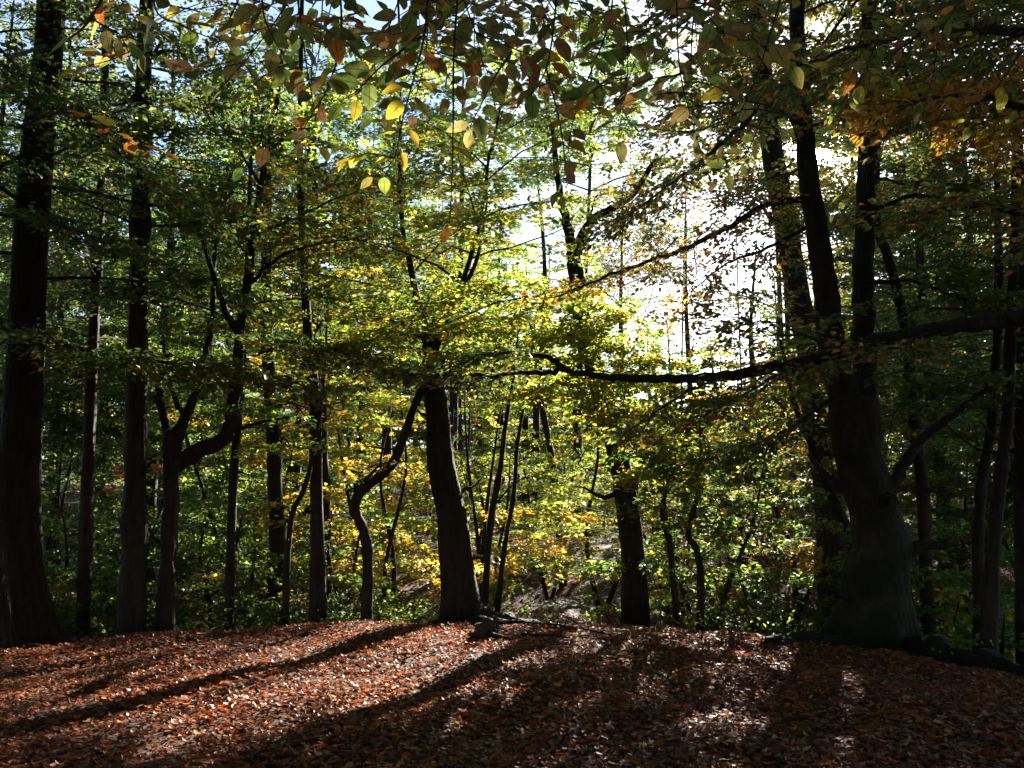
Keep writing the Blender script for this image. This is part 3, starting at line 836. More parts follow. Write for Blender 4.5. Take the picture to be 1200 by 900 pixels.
# centre trunk
P = pix_path([(543, None, 11.2), (534, 650, 11.2), (524, 570, 11.2), (513, 480, 11.2), (508, 440, 11.2), (504, 400, 11.25)])
t = Tree('beech_tree', 'leaning dark centre trunk on the rim, roots spread toward the path', 'tree', P[0], 112, M_OAK)
t.stem(P, [0.26, 0.21, 0.18, 0.155, 0.145, 0.10], 20, 7, flare=0.45, flare_h=0.25)
up1 = t.limb(pix_path([(506, 420, 11.2), (498, 380, 11.4), (480, 310, 11.9), (468, 220, 12.4), (470, 100, 12.8), (464, -60, 13)]), 0.065, 0.015, None, sides=9)
up2 = t.limb(pix_path([(506, 420, 11.2), (516, 385, 11.1), (538, 340, 11.0), (560, 270, 11.2), (575, 180, 11.6), (600, 60, 12)]), 0.055, 0.012, None, sides=9)
t.crown(14, 2.9, 5.2, 1.6, D_YG, leaf=0.085, dens=26, rise=0.6, sec=0.7, spacing=0.18)
t.stems = [(up1, np.linspace(.09, .02, len(up1))), (up2, np.linspace(.08, .015, len(up2)))]
t.crown(14, 3.7, 9, 2.2, D_YG, leaf=0.09, dens=24, sec=0.8, spacing=0.2)
t.crown(14, 3.7, 9, 2.2, D_YG, leaf=0.09, dens=24, sec=0.8, spacing=0.2, stem=1)
bx, by = P[0][0], P[0][1]
root(t, [(bx + .15, by - .1), (bx + .45, by - .25), (bx + .75, by - .3), (bx + 1.0, by - .55)], 0.15, 0.05, lift=0.45)
root(t, [(bx + .1, by - .2), (bx + .3, by - .55), (bx + .7, by - .8), (bx + 1.2, by - 1.0), (bx + 1.6, by - 1.05)], 0.09, 0.02)
root(t, [(bx + .4, by - .4), (bx + .9, by - .5), (bx + 1.4, by - .75)], 0.08, 0.02)
root(t, [(bx - .1, by - .1), (bx - .4, by - .3), (bx - .75, by - .35)], 0.1, 0.02)
t.done()

for lab, pts, rad, sd in [
    ('left one of two thin twin saplings right of the centre trunk', [(566, None, 12.2), (574, 620, 12.2), (584, 560, 12.2), (592, 500, 12.2), (602, 440, 12.2), (610, 360, 12.2)], [0.05, 0.045, 0.04, 0.03, 0.02, 0.008], 113),
    ('right one of two thin twin saplings, bent like a bow, right of the centre trunk', [(580, None, 12.4), (590, 650, 12.4), (602, 580, 12.4), (605, 530, 12.4), (614, 475, 12.4), (622, 420, 12.4), (632, 330, 12.4)], [0.045, 0.04, 0.035, 0.03, 0.022, 0.016, 0.008], 114)]:
    sapling('sapling', lab, 'sapling', pts, rad, D_YG, sd, 1.2, 4.2, 9, 1.1, dens=24, sec=0.45)

# path-side oak (leaning), centre right
def ex(t):
    t.limb(pix_path([(671, 300, 12.4), (690, 262, 12.3), (715, 245, 12.2), (745, 225, 12.0), (770, 180, 11.8)]), 0.09, 0.03, D_ORANGE, start=0.5, dens=14, sec=0.6)
    t.limb(pix_path([(671, 300, 12.4), (664, 260, 12.5), (655, 225, 12.6), (648, 150, 12.7)]), 0.10, 0.04, D_GREEN, start=0.4, dens=18)
    t.limb(pix_path([(690, 265, 12.3), (694, 245, 12.3), (700, 225, 12.3)]), 0.025, 0.008, None)
sapling('oak_tree', 'leaning trunk beside the path, forked high against the bright sky', 'tree', [(746, None, 12.6), (742, 650, 12.6), (733, 590, 12.6), (712, 490, 12.6), (694, 420, 12.5), (683, 370, 12.5), (676, 330, 12.4), (671, 296, 12.4)],
        [0.22, 0.19, 0.175, 0.16, 0.15, 0.14, 0.13, 0.12], D_YG, 115, 1.3, 4.7, 22, 2.1, dens=30, extra=lambda t: (ex(t), t.crown(26, 1.5, 4.2, 1.9, D_YG, leaf=0.09, dens=30, sec=0.7, spacing=0.17, az=(-2.7, -0.4))), bark=M_OAK)
sapling('young_tree', 'distant slanting trunk seen through the gap left of the forked path-side trunk', 'tree', [(660, None, 22), (650, 560, 22), (640, 500, 22), (630, 440, 22), (622, 380, 22)], [0.09, 0.08, 0.07, 0.055, 0.03], D_YG, 116, 3.0, 6.5, 10, 2.0, leaf=0.11)

# thin ones right of the path
sapling('sapling', 'thin dark sapling with a bent stem right of the path-side trunk', 'sapling', [(820, None, 11.0), (821, 680, 11.0), (817, 645, 11.0), (806, 625, 11.0), (815, 590, 11.0), (822, 540, 11.0), (818, 480, 11.0)], [0.055, 0.05, 0.045, 0.04, 0.03, 0.02, 0.01], D_SHADE, 117, 0.9, 3.0, 8, 1.2)
sapling('sapling', 'twisted thin sapling between the path-side trunk and the bent dark sapling', 'sapling', [(797, None, 11.6), (790, 690, 11.6), (786, 640, 11.6), (776, 600, 11.6), (784, 550, 11.6), (770, 500, 11.6)], [0.05, 0.045, 0.04, 0.03, 0.02, 0.008], D_GREEN, 118, 0.8, 3.2, 9, 1.3)
sapling('young_tree', 'slanting thin trunk crossing behind the left foot of the massive beech', 'tree', [(1012, None, 12.5), (1000, 650, 12.5), (984, 600, 12.5), (966, 560, 12.5), (950, 520, 12.5), (930, 470, 12.4), (915, 400, 12.4)], [0.09, 0.08, 0.07, 0.06, 0.055, 0.04, 0.02], D_MIX, 119, 1.4, 4.4, 12, 1.7)
sapling('young_tree', 'thin dark upright stem between the bent sapling and the massive beech', 'tree', [(937, None, 14.0), (930, 660, 14.0), (918, 620, 14.0), (900, 560, 14.0), (890, 480, 14.0)], [0.06, 0.05, 0.045, 0.03, 0.012], D_SHADE, 120, 1.0, 4.0, 12, 1.7)

# --- the massive beech, right ---------------------------------------
YM = 9.7
P = pix_path([(1022, None, YM), (1026, 715, YM), (1030, 680, YM), (1031, 645, YM), (1026, 610, YM), (1016, 575, YM), (1006, 520, YM), (1000, 470, YM)])
t = Tree('massive_beech_tree', 'massive mossy twin-stemmed beech with spreading roots, right of centre', 'tree', P[0], 130, M_BEECH)
t.stem(P, [0.40, 0.375, 0.345, 0.31, 0.285, 0.27, 0.265, 0.29], 40, 9, flare=1.7, flare_h=0.2, lobes=6, rough=0.03)
lstem = t.limb(pix_path([(1004, 500, YM), (988, 455, YM), (975, 400, YM), (967, 340, YM), (958, 270, YM), (945, 180, YM), (937, 90, YM), (934, 0, YM), (936, -150, YM), (930, -400, YM)]), 0.175, 0.065, None, sides=16)
rstem = t.limb(pix_path([(1010, 510, YM), (1014, 450, YM + .1), (1013, 380, YM + .15), (1013, 300, YM + .2), (1016, 200, YM + .2), (1017, 100, YM + .2), (1018, 0, YM + .2), (1022, -150, YM + .2), (1030, -400, YM)]), 0.145, 0.065, None, sides=16)
mb = MB(); q = pix_path([(1050, 640, YM - .1), (1064, 632, YM - .15)])
tube(mb, catmull([q[0], q[1]], 5), [0.20, 0.2, 0.18, 0.15, 0.10, 0.04], 10, 0.12, seed=3); mb.build('burl', t.bark, t.root)
t.limb(pix_path([(1030, 600, YM), (1046, 572, YM - .1), (1062, 540, YM - .1), (1080, 515, YM - .1), (1115, 488, YM - .2), (1150, 462, YM - .2), (1200, 425, YM - .3)]), 0.085, 0.025, D_SHADE, start=0.45, sec=0.7, dens=26)
# long limb sloping down left across the bright gap
t.limb(pix_path([(950, 232, YM), (900, 240, YM - .2), (850, 268, YM - .4), (800, 292, YM - .6), (740, 312, YM - .7), (690, 332, YM - .8), (640, 350, YM - .9)]), 0.045, 0.006, D_ORANGE, sec=0.65, spacing=0.18, leaf=0.07, dens=13, start=0.1)
t.limb(pix_path([(1016, 60, YM), (960, 80, YM - .8), (900, 120, YM - 1.4), (850, 165, YM - 1.8), (800, 205, YM - 2.0), (740, 250, YM - 2.2)]), 0.04, 0.005, D_MIX, sec=0.8, spacing=0.17, leaf=0.08, dens=20)
t.limb(pix_path([(940, 150, YM), (915, 130, YM - .2), (885, 130, YM - .5), (850, 120, YM - .9), (790, 130, YM - 1.2)]), 0.03, 0.005, D_MIX, sec=0.8, spacing=0.17, leaf=0.08, dens=22)
t.limb(pix_path([(1018, 40, YM), (1045, 25, YM - .6), (1065, 90, YM - 1.0), (1100, 138, YM - 1.4), (1150, 162, YM - 1.6), (1210, 185, YM - 1.8)]), 0.035, 0.008, D_ORANGE, sec=0.8, spacing=0.17, leaf=0.08, dens=22)
t.limb(pix_path([(1018, 20, YM), (1070, 12, YM - .5), (1130, 3, YM - .8), (1200, -12, YM - 1.0)]), 0.05, 0.012, D_MIX, sec=0.8, spacing=0.17, leaf=0.08, dens=24)
t.limb(pix_path([(957, 260, YM), (900, 290, YM + .5), (850, 310, YM + .9), (800, 350, YM + 1.2)]), 0.03, 0.005, D_ORANGE, sec=0.7, spacing=0.2, leaf=0.075, dens=15)
t.limb(pix_path([(975, 405, YM), (920, 440, YM + .3), (860, 470, YM + .5), (800, 480, YM + .7)]), 0.03, 0.005, D_MIX, sec=0.9, spacing=0.15, leaf=0.08, dens=30)
t.limb(pix_path([(985, 460, YM), (930, 500, YM + .2), (870, 525, YM + .3), (800, 545, YM + .4)]), 0.03, 0.005, D_SHADE, sec=0.9, spacing=0.14, leaf=0.08, dens=32)
t.limb(pix_path([(1013, 330, YM), (1070, 330, YM - .3), (1130, 350, YM - .6), (1200, 355, YM - .9)]), 0.03, 0.005, D_SHADE, sec=0.9, spacing=0.14, leaf=0.08, dens=32)
t.limb(pix_path([(1013, 250, YM), (1070, 230, YM - .3), (1130, 235, YM - .6), (1200, 250, YM - .9)]), 0.03, 0.005, D_MIX, sec=0.9, spacing=0.14, leaf=0.08, dens=32)
t.stems = [(lstem, np.linspace(.2, .07, len(lstem))), (rstem, np.linspace(.17, .07, len(rstem)))]
t.crown(12, 5.2, 10.5, 3.4, D_MIX, leaf=0.08, dens=26, sec=0.9, spacing=0.2, stem=0, rise=0.3)
t.crown(14, 5.0, 10.5, 3.4, D_MIX, leaf=0.08, dens=28, sec=0.9, spacing=0.2, stem=1, rise=0.3, az=(-2.2, 1.2))
bx, by = P[0][0], P[0][1]
root(t, [(bx + .2, by - .2), (bx + .33, by - .75), (bx + .5, by - 1.15), (bx + .78, by - 1.6), (bx + 1.2, by - 2.1), (bx + 1.7, by - 2.5)], 0.21, 0.09, lift=0.45)
root(t, [(bx + .3, by - .3), (bx + .5, by - .7), (bx + .8, by - 1.1), (bx + 1.15, by - 1.7), (bx + 1.5, by - 2.0)], 0.16, 0.06, lift=0.5)
root(t, [(bx + .3, by - .05), (bx + .8, by - .25), (bx + 1.3, by - .75), (bx + 1.9, by - 1.1), (bx + 2.4, by - 1.7)], 0.17, 0.05, lift=0.25)
root(t, [(bx + .5, by - .35), (bx + .8, by - .8), (bx + .95, by - 1.0)], 0.11, 0.03, lift=0.1)
root(t, [(bx + .9, by - .8), (bx + 1.35, by - .95), (bx + 1.7, by - 1.3)], 0.08, 0.02, lift=0.3)
root(t, [(bx - .25, by - .2), (bx - .55, by - .38), (bx - .95, by - .4), (bx - 1.2, by - .65)], 0.14, 0.05, lift=0.1)
root(t, [(bx - .8, by - .35), (bx - 1.05, by - .38), (bx - 1.3, by - .52)], 0.1, 0.06, lift=0.35)
root(t, [(bx + .05, by - .3), (bx + .2, by - .65), (bx + .3, by - .8)], 0.11, 0.03, lift=0.0)
root(t, [(bx - .25, by), (bx - .7, by + .05), (bx - 1.2, by - .02)], 0.14, 0.04, lift=0.15)
# pendulous twigs with few leaves that hang across the bright gap
for (x0, y0, dY, x1, y1) in [(905, 238, -.2, 880, 330), (860, 262, -.4, 830, 360), (815, 285, -.6, 800, 380), (770, 303, -.7, 748, 390), (880, 180, 1.2, 840, 250), (820, 190, 1.5, 780, 270), (850, 300, .9, 815, 395), (790, 220, 1.0, 745, 300), (730, 250, .6, 705, 330), (905, 300, .6, 870, 400), (760, 200, .3, 720, 260)]:
    t.limb(pix_path([(x0 + 25, y0 - 25, YM + dY), (x0, y0, YM + dY), ((x0 + x1) / 2 + 8, (y0 + y1) / 2 - 14, YM + dY - .05), (x1, y1, YM + dY - .1)]), 0.010, 0.003, {'olive': 3, 'orange': 2, 'green': 3, 'gold': 1, 'brown': 1}, sec=0.42, spacing=0.13, leaf=0.07, dens=9, part=False, sides=4, start=0.05, flat=0.7)
t.done(1)

# --- tree outside the frame on the right whose long bough crosses the picture
P = np.array([(6.4, 6.6, gz(6.4, 6.6) - .1), (6.45, 6.6, 2.0), (6.4, 6.7, 4.0), (6.3, 6.7, 7.0), (6.4, 6.6, 10.0)])
t = Tree('beech_tree', 'beech reaching in from the right edge with one long level bough', 'tree', P[0], 131, M_BEECH)
t.stem(P, [0.30, 0.25, 0.22, 0.17, 0.08], 18, 8, flare=0.7, flare_h=0.3)
root_pt = np.array([[6.35, 6.65, W(1400, 330, 6.65)[2]]])
bough = np.vstack([root_pt, pix_path([(1260, 362, 6.9), (1170, 376, 7.0), (1080, 388, 7.1), (1000, 408, 7.2), (920, 428, 7.25), (850, 440, 7.3), (780, 444, 7.3), (715, 441, 7.35), (662, 433, 7.4)])])
t.limb(bough, 0.078, 0.024, None, sides=12)
t.limb(pix_path([(662, 433, 7.4), (620, 437, 7.4), (560, 441, 7.4), (500, 440, 7.4), (420, 436, 7.4)]), 0.028, 0.006, D_SHADE, sec=0.55, spacing=0.12, leaf=0.075, dens=30, start=0.2)
t.limb(pix_path([(664, 433, 7.4), (645, 420, 7.4), (615, 414, 7.35), (575, 416, 7.3), (530, 425, 7.3)]), 0.03, 0.006, D_SHADE, sec=0.5, spacing=0.12, leaf=0.075, dens=30, start=0.3)
t.limb(pix_path([(850, 440, 7.3), (800, 462, 7.1), (760, 490, 7.0), (725, 510, 6.9)]), 0.015, 0.004, D_MIX, sec=0.5, spacing=0.12, leaf=0.075, dens=26)
t.limb(pix_path([(940, 424, 7.25), (900, 445, 7.0), (850, 475, 6.8), (800, 500, 6.7)]), 0.015, 0.004, D_MIX, sec=0.55, spacing=0.12, leaf=0.075, dens=26)
t.limb(pix_path([(1000, 408, 7.2), (960, 400, 6.9), (910, 380, 6.7), (850, 370, 6.5)]), 0.015, 0.004, D_MIX, sec=0.5, spacing=0.14, leaf=0.075, dens=18)
t.limb(pix_path([(1090, 388, 7.1), (1060, 402, 6.8), (1000, 420, 6.6), (960, 440, 6.5)]), 0.015, 0.004, D_MIX, sec=0.5, spacing=0.14, leaf=0.075, dens=26)
t.limb(np.vstack([[6.35, 6.7, 4.2], pix_path([(1240, 250, 6.6), (1150, 240, 6.4), (1080, 250, 6.2)])]), 0.05, 0.008, D_MIX, sec=0.8, spacing=0.14, leaf=0.075, dens=24)
t.limb(np.vstack([[6.35, 6.7, 5.0], pix_path([(1240, 130, 6.2), (1150, 110, 5.9), (1060, 120, 5.6)])]), 0.05, 0.008, D_ORANGE, sec=0.8, spacing=0.14, leaf=0.075, dens=24)
t.limb(np.vstack([[6.35, 6.7, 5.4], pix_path([(1220, 40, 5.8), (1120, 30, 5.3), (1020, 50, 5.0), (940, 80, 4.8)])]), 0.05, 0.006, D_MIX, sec=0.8, spacing=0.15, leaf=0.075, dens=24)
t.crown(10, 4.5, 9.5, 3.0, D_MIX, leaf=0.08, dens=24, sec=0.8, spacing=0.2)
t.done(1)

# --- trunks behind and right of the massive beech
sapling('beech_tree', 'brown trunk crossing behind the left stem of the massive beech', 'tree', [(985, None, 14.5), (972, 600, 14.5), (955, 480, 14.5), (945, 400, 14.5), (930, 300, 14.5), (908, 190, 14.5), (895, 100, 14.5), (880, -50, 14.6)],
        [0.28, 0.25, 0.23, 0.21, 0.20, 0.19, 0.17, 0.13], D_MIX, 132, 3.0, 9.5, 18, 2.6, leaf=0.1, dens=18, bark=M_RED)
sapling('beech_tree', 'tall slender trunk just right of the massive beech', 'tree', [(1091, None, 12.0), (1083, 600, 12.0), (1074, 520, 12.0), (1064, 430, 12.0), (1055, 360, 12.0), (1040, 300, 12.0), (1028, 250, 12.0), (1030, 100, 12.0)],
        [0.11, 0.09, 0.085, 0.08, 0.075, 0.065, 0.06, 0.03], D_SHADE, 133, 2.0, 7.0, 16, 2.0)
sapling('beech_tree', 'slim bent dark trunk near the right edge, left one of the close pair', 'tree', [(1148, None, 10.8), (1146, 640, 10.8), (1147, 600, 10.8), (1151, 560, 10.8), (1162, 500, 10.8), (1168, 430, 10.8), (1170, 300, 10.8), (1165, 100, 10.8)],
        [0.085, 0.075, 0.07, 0.07, 0.065, 0.06, 0.05, 0.02], D_SHADE, 134, 2.2, 7.0, 14, 1.8)
sapling('beech_tree', 'slim dark trunk near the right edge, right one of the close pair', 'tree', [(1157, None, 9.0), (1163, 650, 9.0), (1170, 580, 9.0), (1180, 500, 9.0), (1184, 400, 9.0), (1188, 300, 9.0), (1190, 100, 9.0)],
        [0.08, 0.07, 0.065, 0.06, 0.055, 0.05, 0.02], D_SHADE, 135, 2.4, 6.5, 14, 1.6)
sapling('beech_tree', 'dark trunk standing at the very right edge', 'tree', [(1206, None, 10.2), (1200, 600, 10.2), (1198, 450, 10.2), (1197, 300, 10.2), (1190, 100, 10.2)],
        [0.12, 0.10, 0.09, 0.08, 0.05], D_SHADE, 136, 2.4, 7.0, 14, 1.8)

# ------------------------------------------------------------------ understorey in and round the glade
def bushy(label, x, y, h, mix, seed, cull=True, patch=0.15, n=22, length=1.7, leaf=0.1, dens=24, r=0.05, name='hazel_tree', cat='small tree', group=None, sec=0.7, spacing=0.2, nst=2, low=0.25):
    rg = np.random.default_rng(seed + 5000)
    base = np.array([x, y, gz(x, y) - 0.06])
    t = Tree(name, label, cat, base, seed, M_BARK, group); t.cull = cull; t.patch = max(t.patch, patch)
    for s in range(nst):
        lean = rg.normal(0, 0.12, 2) + (np.array([cos(s * 2.6 + seed), sin(s * 2.6 + seed)]) * 0.12 * (nst > 1))
        P = np.array([base + np.array([0.05 * s, 0, 0]), base + np.array([*(lean * h * 0.35 + rg.normal(0, .08, 2)), h * 0.35]), base + np.array([*(lean * h * 0.7 + rg.normal(0, .12, 2)), h * 0.7]), base + np.array([*(lean * h), h])])
        t.stem(P, [r, r * 0.75, r * 0.5, r * 0.12], 8, 5, flare=0.4, flare_h=0.12)
        t.crown(n // nst, base[2] + low * h, base[2] + 0.97 * h, length, mix, leaf=leaf, dens=dens, sec=sec, spacing=spacing, stem=s, rise=0.3, r=0.014, lenprof=lambda f: 1.0 - 0.7 * abs(f - 0.3))
    t.done(cull=cull)

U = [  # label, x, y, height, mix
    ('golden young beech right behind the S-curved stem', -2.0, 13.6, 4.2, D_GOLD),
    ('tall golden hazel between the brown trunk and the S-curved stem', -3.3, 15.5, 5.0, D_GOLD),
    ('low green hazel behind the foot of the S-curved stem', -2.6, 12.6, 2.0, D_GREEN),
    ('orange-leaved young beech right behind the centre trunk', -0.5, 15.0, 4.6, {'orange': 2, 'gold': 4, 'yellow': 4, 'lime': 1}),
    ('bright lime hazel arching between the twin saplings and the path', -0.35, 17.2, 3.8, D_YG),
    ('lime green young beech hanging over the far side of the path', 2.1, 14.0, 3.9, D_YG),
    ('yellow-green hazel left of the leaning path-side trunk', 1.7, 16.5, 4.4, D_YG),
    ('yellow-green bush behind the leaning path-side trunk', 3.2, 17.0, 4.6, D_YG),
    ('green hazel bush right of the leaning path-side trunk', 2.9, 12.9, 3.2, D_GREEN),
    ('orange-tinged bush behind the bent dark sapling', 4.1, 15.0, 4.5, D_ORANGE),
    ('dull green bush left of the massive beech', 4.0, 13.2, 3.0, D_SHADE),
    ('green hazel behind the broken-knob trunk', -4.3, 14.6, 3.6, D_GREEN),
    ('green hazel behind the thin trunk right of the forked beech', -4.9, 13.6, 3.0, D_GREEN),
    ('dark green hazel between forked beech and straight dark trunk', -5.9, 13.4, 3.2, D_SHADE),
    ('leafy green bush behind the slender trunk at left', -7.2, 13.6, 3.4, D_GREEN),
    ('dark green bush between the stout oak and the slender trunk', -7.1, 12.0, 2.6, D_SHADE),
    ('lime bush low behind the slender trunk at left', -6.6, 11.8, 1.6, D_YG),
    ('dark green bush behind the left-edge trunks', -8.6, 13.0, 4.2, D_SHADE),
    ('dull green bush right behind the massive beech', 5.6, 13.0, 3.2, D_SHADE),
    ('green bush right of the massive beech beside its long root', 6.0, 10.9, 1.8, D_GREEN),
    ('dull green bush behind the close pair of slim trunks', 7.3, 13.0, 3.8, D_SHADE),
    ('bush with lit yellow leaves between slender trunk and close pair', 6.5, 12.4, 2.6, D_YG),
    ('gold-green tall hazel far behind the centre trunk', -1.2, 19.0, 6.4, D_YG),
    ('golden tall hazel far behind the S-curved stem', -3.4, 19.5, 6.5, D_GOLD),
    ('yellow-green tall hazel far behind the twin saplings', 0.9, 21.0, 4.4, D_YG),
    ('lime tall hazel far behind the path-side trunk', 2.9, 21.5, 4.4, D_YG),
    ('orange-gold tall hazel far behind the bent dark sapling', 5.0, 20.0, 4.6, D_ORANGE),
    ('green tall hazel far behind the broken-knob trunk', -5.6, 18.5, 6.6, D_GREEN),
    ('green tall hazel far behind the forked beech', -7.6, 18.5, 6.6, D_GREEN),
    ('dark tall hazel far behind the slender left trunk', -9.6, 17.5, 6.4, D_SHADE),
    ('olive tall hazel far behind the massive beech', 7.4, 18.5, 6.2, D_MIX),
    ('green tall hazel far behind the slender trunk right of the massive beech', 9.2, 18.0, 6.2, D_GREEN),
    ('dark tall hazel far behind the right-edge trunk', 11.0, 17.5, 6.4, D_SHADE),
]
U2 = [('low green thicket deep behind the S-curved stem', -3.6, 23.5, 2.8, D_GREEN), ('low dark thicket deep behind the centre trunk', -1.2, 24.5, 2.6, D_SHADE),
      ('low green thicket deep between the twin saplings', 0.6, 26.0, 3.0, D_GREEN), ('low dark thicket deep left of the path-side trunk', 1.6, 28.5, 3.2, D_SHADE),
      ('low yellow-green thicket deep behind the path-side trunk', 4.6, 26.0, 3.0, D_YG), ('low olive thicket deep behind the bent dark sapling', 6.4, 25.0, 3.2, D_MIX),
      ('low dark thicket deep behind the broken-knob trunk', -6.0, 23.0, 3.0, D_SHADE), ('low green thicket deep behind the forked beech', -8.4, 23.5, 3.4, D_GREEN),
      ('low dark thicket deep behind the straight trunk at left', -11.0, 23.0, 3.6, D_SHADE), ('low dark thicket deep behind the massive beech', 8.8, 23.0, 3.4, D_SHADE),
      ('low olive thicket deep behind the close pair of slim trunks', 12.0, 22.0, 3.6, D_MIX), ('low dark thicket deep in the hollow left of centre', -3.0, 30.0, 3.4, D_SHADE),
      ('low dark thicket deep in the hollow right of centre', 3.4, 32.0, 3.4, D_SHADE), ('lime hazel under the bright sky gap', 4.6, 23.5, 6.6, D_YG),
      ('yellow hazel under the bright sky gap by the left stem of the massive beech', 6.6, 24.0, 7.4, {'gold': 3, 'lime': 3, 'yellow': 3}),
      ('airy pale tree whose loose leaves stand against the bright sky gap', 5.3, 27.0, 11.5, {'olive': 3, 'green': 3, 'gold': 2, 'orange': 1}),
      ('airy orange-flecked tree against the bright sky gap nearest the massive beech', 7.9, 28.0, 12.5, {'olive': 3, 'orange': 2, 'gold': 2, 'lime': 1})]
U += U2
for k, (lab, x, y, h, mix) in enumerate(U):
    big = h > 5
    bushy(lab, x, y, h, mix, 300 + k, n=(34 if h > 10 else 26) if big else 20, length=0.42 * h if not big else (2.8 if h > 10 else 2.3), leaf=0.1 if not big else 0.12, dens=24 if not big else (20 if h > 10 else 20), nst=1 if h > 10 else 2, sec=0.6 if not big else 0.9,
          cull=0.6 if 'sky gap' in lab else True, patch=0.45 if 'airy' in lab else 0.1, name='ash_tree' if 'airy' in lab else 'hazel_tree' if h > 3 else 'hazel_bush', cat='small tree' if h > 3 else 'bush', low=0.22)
bushy('small red-leaved sapling seen between the straight dark trunk and the forked beech', -6.75, 16.3, 4.1, {'red': 1}, 399, n=2, length=0.34, leaf=0.1, dens=14, r=0.03, name='maple_sapling', cat='sapling', nst=1, low=0.82)

# ------------------------------------------------------------------ tall trees behind
T = [  # x, y, height, crown start, length, mix, label
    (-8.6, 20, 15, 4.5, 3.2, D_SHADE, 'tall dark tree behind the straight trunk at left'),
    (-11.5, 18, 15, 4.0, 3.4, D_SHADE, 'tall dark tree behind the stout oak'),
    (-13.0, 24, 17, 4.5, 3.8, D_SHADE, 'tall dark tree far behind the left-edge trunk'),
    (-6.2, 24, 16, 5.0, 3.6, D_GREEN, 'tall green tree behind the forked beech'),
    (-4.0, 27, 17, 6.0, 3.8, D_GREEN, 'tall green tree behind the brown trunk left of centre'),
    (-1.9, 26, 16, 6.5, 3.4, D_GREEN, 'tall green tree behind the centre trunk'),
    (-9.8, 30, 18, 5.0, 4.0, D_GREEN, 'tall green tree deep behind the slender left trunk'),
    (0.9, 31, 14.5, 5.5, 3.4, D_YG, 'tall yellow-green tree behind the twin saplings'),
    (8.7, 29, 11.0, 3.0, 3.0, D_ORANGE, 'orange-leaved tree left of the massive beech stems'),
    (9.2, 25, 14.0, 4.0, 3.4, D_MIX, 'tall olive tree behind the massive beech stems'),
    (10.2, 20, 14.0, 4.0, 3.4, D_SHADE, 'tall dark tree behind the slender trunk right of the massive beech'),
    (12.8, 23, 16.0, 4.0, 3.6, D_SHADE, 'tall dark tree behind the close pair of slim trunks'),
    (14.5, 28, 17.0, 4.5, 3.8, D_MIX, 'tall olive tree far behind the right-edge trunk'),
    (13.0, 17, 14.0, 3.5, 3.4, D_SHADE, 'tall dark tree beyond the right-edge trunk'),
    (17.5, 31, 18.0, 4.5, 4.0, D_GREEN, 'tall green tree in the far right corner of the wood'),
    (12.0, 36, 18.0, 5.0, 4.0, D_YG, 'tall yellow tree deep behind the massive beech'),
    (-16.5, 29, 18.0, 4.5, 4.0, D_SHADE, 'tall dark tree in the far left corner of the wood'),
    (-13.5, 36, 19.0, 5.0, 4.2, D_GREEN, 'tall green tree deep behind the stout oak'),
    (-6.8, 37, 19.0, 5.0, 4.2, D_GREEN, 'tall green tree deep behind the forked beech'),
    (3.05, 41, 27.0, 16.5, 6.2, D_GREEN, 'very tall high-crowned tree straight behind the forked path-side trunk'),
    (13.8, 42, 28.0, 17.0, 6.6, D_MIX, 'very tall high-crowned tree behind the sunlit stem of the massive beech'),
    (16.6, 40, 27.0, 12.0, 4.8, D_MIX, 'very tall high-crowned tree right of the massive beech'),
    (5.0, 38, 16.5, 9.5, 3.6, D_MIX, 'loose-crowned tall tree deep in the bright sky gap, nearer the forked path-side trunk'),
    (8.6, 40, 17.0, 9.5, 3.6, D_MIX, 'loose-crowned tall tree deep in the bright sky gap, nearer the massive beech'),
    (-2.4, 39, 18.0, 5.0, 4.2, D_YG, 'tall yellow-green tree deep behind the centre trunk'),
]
for k, (x, y, h, c0, ln, mix, lab) in enumerate(T):
    rg = np.random.default_rng(700 + k)
    b = np.array([x, y, gz(x, y) - 0.1])
    t = Tree('beech_tree', lab, 'tree', b, 600 + k, [M_BARK, M_RED, M_BEECH][k % 3])
    if 'loose-crowned' in lab:
        t.cull = False
    ln_ = rg.normal(0, 0.02, 2)
    t.stem(np.array([b, b + [*(ln_ * h * .3), h * .3], b + [*(ln_ * h * .6 + rg.normal(0, .2, 2)), h * .62], b + [*(ln_ * h), h]]), [0.14 + h * .005, 0.13, 0.09, 0.02], 12, 7, flare=0.4, flare_h=0.25)
    lf = 0.125 if y < 26 else (0.15 if h < 22 else 0.17)
    t.crown(36, b[2] + c0, b[2] + h * 0.98, ln, mix, leaf=lf, dens=20 if y < 26 else 16, sec=1.15, spacing=0.26, rise=0.35, patch=0.15, lenprof=lambda f: 1.05 - 0.75 * f ** 1.6)
    t.done(cull=t.cull or 0.62)

# far wood: four kinds of tree, each copied with its parts
def copy_tree(root, loc, rz, s, label):
    r = root.copy(); COL.objects.link(r)
    r.location = loc; r.rotation_euler = (0, 0, rz); r.scale = (s, s, s); r['label'] = label
    for ch in root.children:
        c = ch.copy(); COL.objects.link(c); c.parent = r
    return r
protos = []
for k, (mix, nm) in enumerate([(D_GREEN, 'green'), (D_SHADE, 'dark green'), (D_YG, 'yellow-green'), (D_MIX, 'olive')]):
    lab = 'far %s tree in the deep background of the wood' % nm
    t = Tree('distant_tree', lab, 'tree', (0, 0, 0), 800 + k, M_BARK, 'far %s trees deep in the wood' % nm)
    h = 17
    t.stem(np.array([[0, 0, -0.3], [0.1, 0, 5], [-0.1, 0.2, 10], [0, 0, h]]), [0.3, 0.22, 0.14, 0.03], 9, 5, flare=0.5)
    t.crown(34, 2.2, h, 4.2, mix, leaf=0.26, dens=9, sec=1.5, spacing=0.42, rise=0.3, lenprof=lambda f: 1.05 - 0.8 * f ** 1.7, twig=False)
    t.done(cull=False)
    protos.append(t.root)
